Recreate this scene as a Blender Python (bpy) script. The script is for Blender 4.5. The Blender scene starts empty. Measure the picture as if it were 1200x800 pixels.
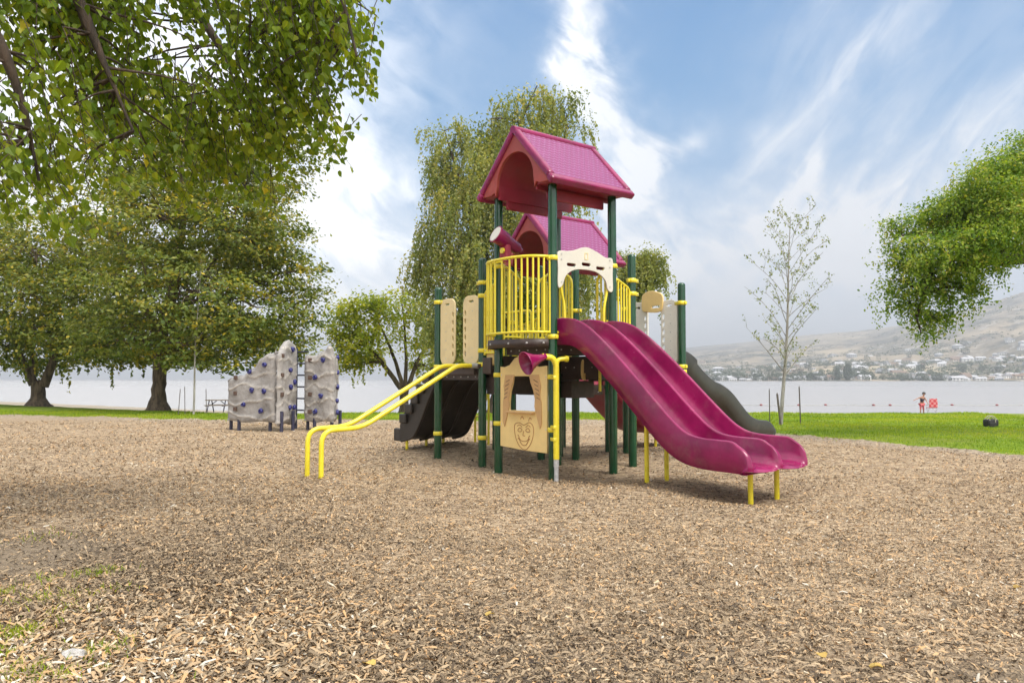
import bpy, bmesh, math, random
import numpy as np
from mathutils import Vector, Matrix, noise
R = math.radians
random.seed(7)
rng = np.random.default_rng(11)
sc = bpy.context.scene
col = sc.collection

# ------------------------------------------------------------------ camera
F = 950.0; HZ = 444.0; EYE = 1.3          # focal length in photo pixels, horizon row, eye height
cam_d = bpy.data.cameras.new('camera'); cam = bpy.data.objects.new('camera', cam_d); col.objects.link(cam)
cam_d.sensor_width = 36; cam_d.lens = F/1200*36
cam.location = (0, 0, EYE); cam.rotation_euler = (R(90)+math.atan((HZ-400)/F), 0, 0)
cam_d.clip_start = .05; cam_d.clip_end = 20000
sc.camera = cam

# ------------------------------------------------------------------ sun and sky
SUN_AZ, SUN_EL = 138, 54                   # degrees; azimuth measured from +Y towards +X
sd = Vector((math.sin(R(SUN_AZ))*math.cos(R(SUN_EL)), math.cos(R(SUN_AZ))*math.cos(R(SUN_EL)), math.sin(R(SUN_EL))))
sl = bpy.data.lights.new('sun', 'SUN'); sl.energy = 2.0; sl.angle = R(28); sl.color = (1, .95, .87)
so = bpy.data.objects.new('sun', sl); col.objects.link(so); so.rotation_euler = sd.to_track_quat('Z', 'Y').to_euler(); so.location = sd*60
sc.view_settings.view_transform = 'Standard'; sc.view_settings.look = 'None'
sc.view_settings.exposure = 1.15; sc.view_settings.gamma = 1
SKY = 0.08
w = bpy.data.worlds.new('World'); sc.world = w; w.use_nodes = True
nt = w.node_tree; N = nt.nodes; L = nt.links; N.clear()
def nd(tree, t, **k):
    n = tree.nodes.new(t)
    for a, b in k.items(): setattr(n, a, b)
    return n
def wire(tree, v, sock):
    if isinstance(v, bpy.types.NodeSocket): tree.links.new(v, sock)
    else: sock.default_value = v
def mth(tree, op, a, b=0.0, c=None, clamp=False):
    n = nd(tree, 'ShaderNodeMath', operation=op, use_clamp=clamp)
    wire(tree, a, n.inputs[0])
    wire(tree, b, n.inputs[1])
    if c is not None: wire(tree, c, n.inputs[2])
    return n.outputs[0]
def smooth(tree, v, a, b, lo=0.0, hi=1.0):
    n = nd(tree, 'ShaderNodeMapRange', interpolation_type='SMOOTHSTEP')
    wire(tree, v, n.inputs[0]); n.inputs[1].default_value = a; n.inputs[2].default_value = b
    n.inputs[3].default_value = lo; n.inputs[4].default_value = hi
    return n.outputs[0]
def mixc(tree, f, a, b, blend='MIX'):
    n = nd(tree, 'ShaderNodeMix', data_type='RGBA', blend_type=blend)
    wire(tree, f, n.inputs[0]); wire(tree, a, n.inputs[6]); wire(tree, b, n.inputs[7])
    return n.outputs[2]
def world():
    sky = nd(nt, 'ShaderNodeTexSky', sky_type='NISHITA'); sky.sun_disc = False
    sky.sun_elevation = R(SUN_EL); sky.sun_rotation = R(SUN_AZ); sky.air_density = 1.0; sky.dust_density = .7; sky.ozone_density = 1.6
    tc = nd(nt, 'ShaderNodeTexCoord'); sp = nd(nt, 'ShaderNodeSeparateXYZ'); L.new(tc.outputs['Generated'], sp.inputs[0])
    az = mth(nt, 'ARCTAN2', sp.outputs[0], sp.outputs[1]); el = mth(nt, 'ARCSINE', sp.outputs[2])
    def fbm(sx, sy, rot, scale, detail, rough, off=0.0, dist=0.0):
        cb = nd(nt, 'ShaderNodeCombineXYZ'); wire(nt, az, cb.inputs[0]); wire(nt, el, cb.inputs[1])
        mp = nd(nt, 'ShaderNodeMapping'); L.new(cb.outputs[0], mp.inputs[0]); mp.inputs['Rotation'].default_value = (0, 0, rot)
        mp.inputs['Location'].default_value = (off, off*.7, 0)
        m2 = nd(nt, 'ShaderNodeMapping'); L.new(mp.outputs[0], m2.inputs[0]); m2.inputs['Scale'].default_value = (sx, sy, 1)
        nz = nd(nt, 'ShaderNodeTexNoise'); L.new(m2.outputs[0], nz.inputs[0]); nz.inputs['Scale'].default_value = scale
        nz.inputs['Detail'].default_value = detail; nz.inputs['Roughness'].default_value = rough; nz.inputs['Distortion'].default_value = dist
        return nz.outputs[0]
    warp1 = mth(nt, 'SUBTRACT', fbm(1, 1, 0, 7, 5, .6, 3.1), .5); warp2 = mth(nt, 'SUBTRACT', fbm(1, 1, 0, 7, 5, .6, 9.7), .5)
    azw = mth(nt, 'MULTIPLY_ADD', warp1, .16, az); elw = mth(nt, 'MULTIPLY_ADD', warp2, .16, el)
    grain = smooth(nt, fbm(1, 3.2, R(-50), 9, 8, .62, 1.3, .6), .3, .72)
    grain2 = smooth(nt, fbm(1, 2.2, R(35), 12, 8, .6, 5.3, .5), .25, .75)
    # wisps of cirrus: azimuth, elevation (degrees), direction, half length, half width, strength, which grain
    def D(px, py): return math.degrees(math.atan((px-600)/F)), math.degrees(math.atan((HZ-py)/math.hypot(F, px-600)))
    W = [(672, 45, 98, 7.0, 1.5, 1.0, 1), (700, 110, 105, 6, 1.9, 1.0, 1), (738, 235, 95, 7, 2.4, .95, 1), (768, 190, 40, 3.6, 1.4, .75, 1),
         (1010, 70, 48, 10, 2.6, .46, 0), (935, 150, 42, 8, 1.3, .35, 0), (930, 215, 50, 2.4, .6, .9, 0), (1090, 225, 34, 12, 5, .70, 0), (960, 40, 50, 9, 3.5, .25, 0),
         (845, 275, 12, 7, 2.0, .85, 1), (1000, 270, 20, 13, 3.5, .6, 0), (900, 320, 5, 18, 4.0, .5, 1), (415, 195, -20, 4.0, 1.9, 1.0, 1), (380, 190, 10, 4.5, 2.5, .6, 0),
         (400, 255, -28, 7.5, 1.1, 1.0, 1), (345, 255, -20, 6, 2.6, .85, 1), (350, 330, -12, 13, 4.5, .65, 1), (200, 90, 20, 13, 9, .95, 1), (40, 150, 0, 16, 12, .9, 1),
         (-250, 100, 10, 22, 12, .6, 0), (1500, 60, 30, 20, 10, .4, 0)]
    tot = None
    for (px, py, ang, ln, wd, st, g) in W:
        a0, e0 = D(px, py); a0 = R(a0); e0 = R(e0)
        dx = mth(nt, 'SUBTRACT', azw, a0); dy = mth(nt, 'SUBTRACT', elw, e0)
        c, s = math.cos(R(ang)), math.sin(R(ang))
        p = mth(nt, 'MULTIPLY_ADD', dx, c/R(ln), mth(nt, 'MULTIPLY', dy, s/R(ln)))
        q = mth(nt, 'MULTIPLY_ADD', dx, -s/R(wd), mth(nt, 'MULTIPLY', dy, c/R(wd)))
        r2 = mth(nt, 'ADD', mth(nt, 'MULTIPLY', p, p), mth(nt, 'MULTIPLY', q, q))
        m = mth(nt, 'MULTIPLY', mth(nt, 'EXPONENT', mth(nt, 'MULTIPLY', r2, -1.0)), st)
        m = mth(nt, 'MULTIPLY', m, mth(nt, 'MULTIPLY_ADD', grain2, 1.05, .12) if g else mth(nt, 'MULTIPLY_ADD', grain, .62, .30))
        tot = m if tot is None else mth(nt, 'ADD', tot, m)
    # thin veil over the rest of the sky, thickening towards the horizon
    veil = mth(nt, 'MULTIPLY', smooth(nt, fbm(1, 2.0, R(-30), 2.2, 7, .6, 2.2, .4), .42, .8), .18)
    low = smooth(nt, el, R(13), R(1), 0, .85)
    tot = mth(nt, 'ADD', tot, veil)
    cov = mth(nt, 'SUBTRACT', 1.0, mth(nt, 'MULTIPLY', mth(nt, 'SUBTRACT', 1.0, low), mth(nt, 'SUBTRACT', 1.0, tot, clamp=True)), clamp=True)
    # the cloud is brightest low over the lake on the left
    dt = nd(nt, 'ShaderNodeVectorMath', operation='DOT_PRODUCT'); L.new(tc.outputs['Generated'], dt.inputs[0])
    dt.inputs[1].default_value = Vector((math.sin(R(-50)), math.cos(R(-50)), .15)).normalized()
    glow = smooth(nt, dt.outputs['Value'], .35, .95)
    cc = mixc(nt, glow, (5.6, 5.6, 5.75, 1), (10.6, 10.6, 10.5, 1))
    cl_hi = smooth(nt, el, R(2), R(22), 0, 1)
    cc = mixc(nt, cl_hi, cc, mixc(nt, glow, (5.8, 5.95, 6.2, 1), (8.6, 8.7, 8.9, 1)))
    blue = mixc(nt, .94, sky.outputs[0], mixc(nt, smooth(nt, el, R(5), R(50)), (.72, 2.3, 4.3, 1), (.18, 1.02, 3.05, 1)))
    c = mixc(nt, mth(nt, 'MULTIPLY', cov, .92), blue, cc)
    # unseen bright cloud overhead and behind the viewer, added as soft fill light
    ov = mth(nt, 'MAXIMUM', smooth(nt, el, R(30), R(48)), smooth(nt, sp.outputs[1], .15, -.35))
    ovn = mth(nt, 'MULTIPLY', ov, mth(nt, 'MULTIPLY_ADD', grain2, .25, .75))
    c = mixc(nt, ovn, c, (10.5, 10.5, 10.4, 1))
    below = smooth(nt, el, R(-1), R(-6))
    c = mixc(nt, below, c, (2.2, 2.0, 1.7, 1))
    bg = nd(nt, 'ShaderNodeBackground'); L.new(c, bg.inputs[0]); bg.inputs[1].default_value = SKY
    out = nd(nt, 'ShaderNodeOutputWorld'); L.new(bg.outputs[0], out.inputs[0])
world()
w.cycles.sampling_method = 'MANUAL'; w.cycles.sample_map_resolution = 512
cy = sc.cycles
cy.max_bounces = 8; cy.diffuse_bounces = 5; cy.glossy_bounces = 3; cy.transmission_bounces = 6; cy.transparent_max_bounces = 6; cy.volume_bounces = 0
cy.volume_step_rate = 5; cy.caustics_reflective = False; cy.caustics_refractive = False; cy.use_adaptive_sampling = True; cy.adaptive_threshold = .02

# ------------------------------------------------------------------ helpers
def W(px, py, Y):
    """world point seen at photo pixel (px,py) at distance Y"""
    return Vector(((px-600)/F*Y, Y, EYE+(HZ-py)/F*Y))
def G0(px, py): return W(px, py, EYE*F/(py-HZ))
def tag(o, label=None, cat=None, group=None, kind=None):
    if label: o['label'] = label
    if cat: o['category'] = cat
    if group: o['group'] = group
    if kind: o['kind'] = kind
    return o
ORG = {}
def thing(name, label, cat, loc=(0, 0, 0), group=None):
    o = bpy.data.objects.new(name, None); col.objects.link(o); o.location = loc; o.empty_display_size = .2
    ORG[o.name] = Vector(loc)
    return tag(o, label, cat, group)
def link(name, me, mat, parent=None, origin=None):
    """me holds world coordinates; shift so that the object sits under its parent at its own origin"""
    o = bpy.data.objects.new(name, me); col.objects.link(o)
    if mat is not None:
        for m in (mat if isinstance(mat, (list, tuple)) else [mat]): me.materials.append(m)
    po = ORG.get(parent.name, Vector()) if parent else Vector()
    og = Vector(origin) if origin is not None else (po if parent else Vector())
    me.transform(Matrix.Translation(-og))
    if parent: o.parent = parent
    o.location = og-po
    ORG[o.name] = og
    return o
def pathpts(pts, r=.12, n=6):
    """polyline with filleted corners"""
    pts = [Vector(p) for p in pts]; out = [pts[0]]
    for i in range(1, len(pts)-1):
        a, b, c = pts[i-1], pts[i], pts[i+1]
        d1 = (a-b); d2 = (c-b); k = min(r, d1.length*.45, d2.length*.45)
        p, q = b+d1.normalized()*k, b+d2.normalized()*k
        for j in range(n+1):
            t = j/n; out.append(p*(1-t)**2+b*2*t*(1-t)+q*t*t)
    out.append(pts[-1]); return out
class MB:
    def __init__(s): s.v = []; s.f = []; s.m = []; s.sm = []
    def add(s, v, f, m=0, smooth=True):
        k = len(s.v); s.v += [tuple(p) for p in v]; s.f += [tuple(i+k for i in q) for q in f]
        s.m += [m]*len(f); s.sm += [smooth]*len(f); return s
    def tube(s, pts, r, sides=10, cap=True, m=0):
        pts = [Vector(p) for p in pts]; n = len(pts)
        if not isinstance(r, (list, tuple)): r = [r]*n
        v = []; f = []; prev = None
        for i, p in enumerate(pts):
            t = (pts[min(i+1, n-1)]-pts[max(i-1, 0)])
            if t.length < 1e-9: t = Vector((0, 0, 1))
            t.normalize()
            if prev is None:
                a = Vector((0, 0, 1)) if abs(t.z) < .9 else Vector((1, 0, 0)); x = t.cross(a).normalized()
            else:
                x = (prev-t*prev.dot(t));
                x = x.normalized() if x.length > 1e-6 else t.orthogonal().normalized()
            prev = x; y = t.cross(x)
            for k in range(sides):
                an = 2*math.pi*k/sides; v.append(p+(x*math.cos(an)+y*math.sin(an))*r[i])
        for i in range(n-1):
            for k in range(sides):
                a = i*sides+k; b = i*sides+(k+1) % sides; f.append((a, b, b+sides, a+sides))
        s.add(v, f, m, True)
        if cap:
            s.add([v[k] for k in range(sides)], [tuple(range(sides))[::-1]], m, False)
            s.add([v[(n-1)*sides+k] for k in range(sides)], [tuple(range(sides))], m, False)
        return s
    def lathe(s, o, ax, prof, sides=24, m=0):
        o = Vector(o); ax = Vector(ax).normalized(); x = ax.orthogonal().normalized(); y = ax.cross(x); v = []; f = []
        for a, r in prof:
            for k in range(sides): an = 2*math.pi*k/sides; v.append(o+ax*a+(x*math.cos(an)+y*math.sin(an))*r)
        for i in range(len(prof)-1):
            for k in range(sides):
                a = i*sides+k; b = i*sides+(k+1) % sides; f.append((a, b, b+sides, a+sides))
        f.append(tuple(range(sides))[::-1]); f.append(tuple(range((len(prof)-1)*sides, len(prof)*sides)))
        return s.add(v, f, m, True)
    def box(s, c, size, rz=0, m=0, bev=0.0, ax=None):
        X = Vector((math.cos(rz), math.sin(rz), 0)); Y = Vector((-math.sin(rz), math.cos(rz), 0)); Z = Vector((0, 0, 1))
        if ax: X, Y, Z = ax
        c = Vector(c); hx, hy, hz = [q/2 for q in size]
        if bev <= 0:
            v = [c+X*x*hx+Y*y*hy+Z*z*hz for z in (-1, 1) for y in (-1, 1) for x in (-1, 1)]
            return s.add(v, [(0, 2, 3, 1), (4, 5, 7, 6), (0, 1, 5, 4), (2, 6, 7, 3), (0, 4, 6, 2), (1, 3, 7, 5)], m, False)
        bm = bmesh.new(); bmesh.ops.create_cube(bm, size=1)
        for q in bm.verts: q.co = Vector((q.co.x*hx*2, q.co.y*hy*2, q.co.z*hz*2))
        bmesh.ops.bevel(bm, geom=bm.edges[:], offset=min(bev, hx*.9, hy*.9, hz*.9), segments=2, affect='EDGES', profile=.5)
        bm.verts.index_update()
        v = [c+X*q.co.x+Y*q.co.y+Z*q.co.z for q in bm.verts]; f = [[q.index for q in g.verts] for g in bm.faces]; bm.free()
        return s.add(v, f, m, False)
    def mesh(s, name='m'):
        me = bpy.data.meshes.new(name); me.from_pydata(s.v, [], s.f)
        me.polygons.foreach_set('use_smooth', s.sm); me.polygons.foreach_set('material_index', s.m); me.update(); return me
    def build(s, name, mat, parent=None, origin=None): return link(name, s.mesh(name), mat, parent, origin)
def npmesh(name, v, f, smooth=False, attrs=None, mi=None):
    """fast mesh: v Nx3, f list of (array MxK)"""
    me = bpy.data.meshes.new(name); v = np.asarray(v, np.float32)
    me.vertices.add(len(v)); me.vertices.foreach_set('co', v.ravel())
    tot = sum(a.size for a in f); npoly = sum(len(a) for a in f)
    me.loops.add(tot); me.loops.foreach_set('vertex_index', np.concatenate([a.ravel() for a in f]).astype(np.int32))
    me.polygons.add(npoly)
    ls = np.concatenate([np.full(len(a), a.shape[1], np.int32) for a in f]); st = np.concatenate([[0], np.cumsum(ls)[:-1]]).astype(np.int32)
    me.polygons.foreach_set('loop_start', st); me.polygons.foreach_set('loop_total', ls)
    me.polygons.foreach_set('use_smooth', np.full(npoly, smooth))
    if mi is not None: me.polygons.foreach_set('material_index', mi.astype(np.int32))
    for k, a in (attrs or {}).items():
        at = me.attributes.new(k, 'FLOAT', 'POINT'); at.data.foreach_set('value', np.asarray(a, np.float32))
    me.update(calc_edges=True); me.validate(); return me

# ------------------------------------------------------------------ materials
def mat(name):
    m = bpy.data.materials.new(name); m.use_nodes = True; t = m.node_tree
    b = t.nodes['Principled BSDF']; return m, t, b
def srgb(r, g, b):
    f = lambda c: (c/255/12.92) if c <= 10 else ((c/255+.055)/1.055)**2.4
    return (f(r), f(g), f(b), 1)
def paint(name, c, rough=.35, var=.12, scale=6, bump=.0, bscale=60, spec=.5, coat=0, dirt=0):
    m, t, b = mat(name)
    tc = nd(t, 'ShaderNodeTexCoord')
    n = nd(t, 'ShaderNodeTexNoise'); t.links.new(tc.outputs['Object'], n.inputs[0]); n.inputs['Scale'].default_value = scale; n.inputs['Detail'].default_value = 6; n.inputs['Roughness'].default_value = .65
    d = tuple(x*(1-var) for x in c[:3])+(1,); e = tuple(min(1, x*(1+var)+.01*var) for x in c[:3])+(1,)
    cc = mixc(t, smooth(t, n.outputs[0], .3, .7), d, e)
    if dirt:
        n3 = nd(t, 'ShaderNodeTexNoise'); t.links.new(tc.outputs['Object'], n3.inputs[0]); n3.inputs['Scale'].default_value = 3.1; n3.inputs['Detail'].default_value = 9; n3.inputs['Roughness'].default_value = .75
        cc = mixc(t, smooth(t, n3.outputs[0], .5, .72, 0, dirt), cc, (.30, .25, .19, 1))
    t.links.new(cc, b.inputs['Base Color'])
    t.links.new(smooth(t, n.outputs[0], .25, .75, rough*.8, min(1, rough*1.3)), b.inputs['Roughness'])
    b.inputs['Specular IOR Level'].default_value = spec; b.inputs['Coat Weight'].default_value = coat; b.inputs['Coat Roughness'].default_value = .15
    if bump:
        n2 = nd(t, 'ShaderNodeTexNoise'); t.links.new(tc.outputs['Object'], n2.inputs[0]); n2.inputs['Scale'].default_value = bscale; n2.inputs['Detail'].default_value = 4
        bp = nd(t, 'ShaderNodeBump'); bp.inputs['Strength'].default_value = bump; bp.inputs['Distance'].default_value = .01
        t.links.new(n2.outputs[0], bp.inputs['Height']); t.links.new(bp.outputs[0], b.inputs['Normal'])
    return m
M = {}
M['green'] = paint('green_powder_coat', (.003, .052, .018, 1), .2, .12, 5, .04, 300, .5, .35, .06)
M['yellow'] = paint('yellow_powder_coat', (.76, .63, .03, 1), .28, .06, 5, .03, 200, .5, .2, .08)
M['magenta'] = paint('magenta_plastic', (.225, .005, .070, 1), .22, .24, 2.2, .05, 120, .5, 0, .16)
M['magenta_under'] = paint('faded_red_plastic', (.27, .022, .045, 1), .45, .12, 4, .05, 120, .4, 0, .06)
M['tan'] = paint('tan_panel', (.82, .60, .25, 1), .42, .05, 6, .03, 200, .4, 0, .08)
M['tan_light'] = paint('light_tan_panel', (.76, .61, .33, 1), .42, .05, 6, .03, 200, .4, 0, .08)
M['terra'] = paint('routed_orange_tan', (.58, .35, .15, 1), .5, .06, 9)
M['gable'] = paint('weathered_red_brown_plastic', (.36, .065, .055, 1), .5, .15, 4, .05, 120, .4, 0, .08)
M['engrave'] = paint('routed_groove_brown', (.36, .15, .05, 1), .6)
M['white_lit'] = paint('lit_white_panel', (.80, .77, .69, 1), .4, .04, 6, .02, 200, .4, 0, .05)  # paler copy of the panel white, with the light on these panels painted in
M['white'] = paint('off_white_panel', (.60, .575, .50, 1), .4, .04, 6, .02, 200, .4, 0, .08)
M['brown'] = paint('brown_coated_deck', (.060, .042, .036, 1), .45, .25, 8, .2, 150, .35, 0, .12)
M['stepbrown'] = paint('dark_brown_plastic', (.034, .028, .023, 1), .42, .2, 5, .1, 120, .35, 0, .10)
M['grey'] = paint('grey_plastic', (.045, .044, .040, 1), .35, .15, 5, .1, 120, .45, 0, .10)
M['galv'] = paint('galvanised_steel', (.42, .42, .42, 1), .4, .2, 20, 0, 1, .6)
M['bolt'] = paint('steel_bolt', (.5, .5, .48, 1), .3, .1)
M['blue'] = paint('blue_hold_plastic', (.020, .022, .14, 1), .4, .2, 12, .1)
M['hole'] = paint('dark_recess', (.09, .055, .04, 1), .8, .2, 12)
M['darkmetal'] = paint('dark_painted_steel', (.03, .03, .06, 1), .4, .2)
M['bagblack'] = paint('black_nylon', (.02, .02, .022, 1), .7, .3, 30, .4, 60)
M['bagtrim'] = paint('pale_webbing', (.42, .38, .32, 1), .7, .2, 30)
M['stake'] = paint('weathered_stake', (.10, .085, .07, 1), .8, .3, 20, .3)
M['rope'] = paint('pale_rope', (.4, .4, .38, 1), .8, .2)
M['redcloth'] = None
M['skin'] = paint('skin', (.36, .19, .12, 1), .5, .1)
M['hair'] = paint('dark_hair', (.012, .009, .007, 1), .5, .2)
M['darkcloth'] = paint('dark_cloth', (.02, .02, .035, 1), .8, .2)
M['pinkcloth'] = paint('pink_cloth', (.55, .12, .13, 1), .8, .2)
M['tablewood'] = paint('weathered_table_wood', (.20, .17, .14, 1), .8, .3, 15)
def checker_mat():
    m, t, b = mat('red_white_check'); tc = nd(t, 'ShaderNodeTexCoord')
    c = nd(t, 'ShaderNodeTexChecker'); t.links.new(tc.outputs['Object'], c.inputs[0]); c.inputs['Scale'].default_value = 5.5
    c.inputs[1].default_value = (.42, .03, .04, 1); c.inputs[2].default_value = (.55, .22, .22, 1)
    t.links.new(c.outputs[0], b.inputs['Base Color']); b.inputs['Roughness'].default_value = .8; return m
M['redcloth'] = checker_mat()
def shingle_mat():
    m, t, b = mat('magenta_shingles'); tc = nd(t, 'ShaderNodeTexCoord')
    uv = nd(t, 'ShaderNodeUVMap')
    # scalloped rows: saw-tooth height down the slope, wavy lower edges
    sp = nd(t, 'ShaderNodeSeparateXYZ'); t.links.new(uv.outputs[0], sp.inputs[0])
    row = mth(t, 'MULTIPLY', sp.outputs[1], 15.0); fl = mth(t, 'FLOOR', row)
    xs = mth(t, 'MULTIPLY_ADD', sp.outputs[0], 11.0, mth(t, 'MULTIPLY', mth(t, 'MODULO', fl, 2.0), .5))
    wav = mth(t, 'ABSOLUTE', mth(t, 'SINE', mth(t, 'MULTIPLY', xs, math.pi)))
    r2 = mth(t, 'MULTIPLY_ADD', wav, .42, row)
    saw = mth(t, 'FRACT', r2)
    gap = smooth(t, mth(t, 'FRACT', xs), 0.0, .10, 0, 1)
    h = mth(t, 'MULTIPLY', saw, mth(t, 'MULTIPLY_ADD', gap, .10, .90))
    nz = nd(t, 'ShaderNodeTexNoise'); t.links.new(tc.outputs['Object'], nz.inputs[0]); nz.inputs['Scale'].default_value = 7; nz.inputs['Detail'].default_value = 5
    base = mixc(t, nz.outputs[0], (.16, .008, .08, 1), (.25, .025, .145, 1))
    edge = smooth(t, saw, .74, .86)
    cc = mixc(t, mth(t, 'MULTIPLY', edge, .62), base, (.50, .26, .47, 1))  # pale row edges paint the highlights of the embossed lines into the colour
    t.links.new(cc, b.inputs['Base Color']); b.inputs['Roughness'].default_value = .33
    bp = nd(t, 'ShaderNodeBump'); bp.inputs['Strength'].default_value = .9; bp.inputs['Distance'].default_value = .018
    t.links.new(h, bp.inputs['Height']); t.links.new(bp.outputs[0], b.inputs['Normal']); return m
M['shingle'] = shingle_mat()
def rock_mat():
    m, t, b = mat('moulded_rock_plastic'); tc = nd(t, 'ShaderNodeTexCoord')
    n = nd(t, 'ShaderNodeTexNoise'); t.links.new(tc.outputs['Object'], n.inputs[0]); n.inputs['Scale'].default_value = 2.2; n.inputs['Detail'].default_value = 8; n.inputs['Roughness'].default_value = .7
    c = mixc(t, smooth(t, n.outputs[0], .3, .7), (.22, .205, .19, 1), (.36, .34, .325, 1))
    at = nd(t, 'ShaderNodeAttribute', attribute_name='seam')
    c = mixc(t, at.outputs['Fac'], c, (.52, .48, .43, 1))
    t.links.new(c, b.inputs['Base Color']); b.inputs['Roughness'].default_value = .65
    n2 = nd(t, 'ShaderNodeTexNoise'); t.links.new(tc.outputs['Object'], n2.inputs[0]); n2.inputs['Scale'].default_value = 14; n2.inputs['Detail'].default_value = 6
    bp = nd(t, 'ShaderNodeBump'); bp.inputs['Strength'].default_value = .5; bp.inputs['Distance'].default_value = .03
    t.links.new(n2.outputs[0], bp.inputs['Height']); t.links.new(bp.outputs[0], b.inputs['Normal']); return m
M['rock'] = rock_mat()
def bark_mat(name, a, bcol, sc_=9):
    m, t, b = mat(name); tc = nd(t, 'ShaderNodeTexCoord'); mp = nd(t, 'ShaderNodeMapping'); t.links.new(tc.outputs['Object'], mp.inputs[0]); mp.inputs['Scale'].default_value = (1, 1, .22)
    n = nd(t, 'ShaderNodeTexNoise'); t.links.new(mp.outputs[0], n.inputs[0]); n.inputs['Scale'].default_value = sc_; n.inputs['Detail'].default_value = 8; n.inputs['Roughness'].default_value = .7
    t.links.new(mixc(t, smooth(t, n.outputs[0], .35, .65), a, bcol), b.inputs['Base Color']); b.inputs['Roughness'].default_value = .9
    bp = nd(t, 'ShaderNodeBump'); bp.inputs['Strength'].default_value = 1; bp.inputs['Distance'].default_value = .04
    t.links.new(n.outputs[0], bp.inputs['Height']); t.links.new(bp.outputs[0], b.inputs['Normal']); return m
M['bark'] = bark_mat('brown_bark', (.045, .033, .024, 1), (.17, .125, .085, 1))
M['bark_pale'] = bark_mat('pale_bark', (.22, .20, .18, 1), (.42, .40, .36, 1), 14)
M['bark_dark'] = bark_mat('dark_twig_bark', (.03, .022, .017, 1), (.09, .06, .04, 1), 14)
def leaf_mat(name, stops, transl=.35, rough=.5):
    m, t, b = mat(name); at = nd(t, 'ShaderNodeAttribute', attribute_name='tone')
    cr = nd(t, 'ShaderNodeValToRGB'); el = cr.color_ramp.elements
    el[0].position = stops[0][0]; el[0].color = (*stops[0][1], 1); el[1].position = stops[-1][0]; el[1].color = (*stops[-1][1], 1)
    for p, c in stops[1:-1]:
        e = el.new(p); e.color = (*c, 1)
    t.links.new(at.outputs['Fac'], cr.inputs[0]); t.links.new(cr.outputs[0], b.inputs['Base Color']); b.inputs['Roughness'].default_value = rough; b.inputs['Specular IOR Level'].default_value = .35
    tr = nd(t, 'ShaderNodeBsdfTranslucent'); t.links.new(mixc(t, 1.0, cr.outputs[0], (1.5, 1.35, .55, 1), 'MULTIPLY'), tr.inputs[0])
    mx = nd(t, 'ShaderNodeMixShader'); mx.inputs[0].default_value = transl
    t.links.new(b.outputs[0], mx.inputs[1]); t.links.new(tr.outputs[0], mx.inputs[2]); t.links.new(mx.outputs[0], t.nodes['Material Output'].inputs[0]); return m
M['leaf_linden'] = leaf_mat('linden_leaves', [(0, (.09, .14, .03)), (.5, (.19, .235, .05)), (.85, (.32, .33, .085)), (1, (.52, .42, .06))], .48)
M['leaf_near'] = leaf_mat('near_linden_leaves', [(0, (.08, .15, .012)), (.5, (.18, .26, .02)), (.85, (.32, .36, .03)), (1, (.5, .44, .04))], .62, .4)
M['leaf_birch'] = leaf_mat('birch_leaves', [(0, (.13, .18, .06)), (.5, (.26, .30, .10)), (.8, (.40, .40, .15)), (1, (.54, .48, .18))], .5)
M['leaf_yellow'] = leaf_mat('yellowing_leaves', [(0, (.14, .21, .03)), (.45, (.28, .36, .045)), (.8, (.45, .47, .06)), (1, (.6, .52, .08))], .58)
M['leaf_locust'] = leaf_mat('fine_bright_leaves', [(0, (.08, .17, .022)), (.45, (.20, .31, .04)), (.85, (.35, .43, .07)), (1, (.46, .42, .11))], .52)
M['leaf_sapling'] = leaf_mat('sapling_leaves', [(0, (.10, .15, .05)), (.6, (.22, .27, .10)), (1, (.44, .42, .20))], .45)
M['grassblade'] = leaf_mat('grass_blades', [(0, (.12, .22, .014)), (.5, (.28, .38, .02)), (.8, (.42, .45, .04)), (1, (.46, .40, .17))], .5, .6)
M['fartree'] = leaf_mat('far_trees', [(0, (.035, .06, .028)), (1, (.09, .12, .05))], .1, .8)
M['chip'] = leaf_mat('wood_chips', [(0, (.045, .032, .022)), (.2, (.125, .090, .056)), (.42, (.27, .20, .125)), (.62, (.42, .31, .19)), (.82, (.52, .31, .14)), (.95, (.54, .44, .30)), (1, (.58, .53, .44))], 0.0, .75)

# ------------------------------------------------------------------ terrain
BX = np.array([-80, -30, -18, -9.7, -4, 2.65, 5.7, 6.6, 8.66, 10.2, 13, 17, 30.])
BY = np.array([36, 31, 28.6, 25.6, 25.2, 25.0, 20.9, 17.9, 13.7, 11, 5, -8, -40.])
def bark_edge(x): return np.interp(x, BX, BY)
def crest(x): return 29.6+np.maximum(0, -x-11)*.75
def gz(x, y):
    x = np.asarray(x, float); y = np.asarray(y, float)
    e = bark_edge(x); c = crest(x); inb = np.clip((e-y)/.5, 0, 1)
    z = .028*np.sin(x*1.3+.6*y)*np.sin(y*.9-.4*x+1)+.018*np.sin(2.7*x+1.1)*np.cos(2.3*y)
    z = z*np.clip((y-1)/6+.3, 0, 1)
    z = z+.14*np.exp(-(((x+1.2)/1.1)**2+((y-14.6)/1.0)**2))+.05*np.exp(-(((x-1.5)/1.5)**2+((y-14.5)/1.3)**2))
    z = z-.11*np.exp(-(((x-2.75)/.8)**2+((y-9.0)/.7)**2))-.06*np.exp(-(((x-.5)/1.5)**2+((y-11.4)/1.0)**2))
    z = z*(1-.0*inb)+.05*(1-inb)
    d = y-c
    beach = -.046*d*(d > 0)-.10*np.clip(d/3, 0, 1)
    z = z+np.maximum(beach, -1.75-.01*np.maximum(d-30, 0))
    return np.maximum(z, -8)
def gzs(x, y): return float(gz(x, y))
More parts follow.
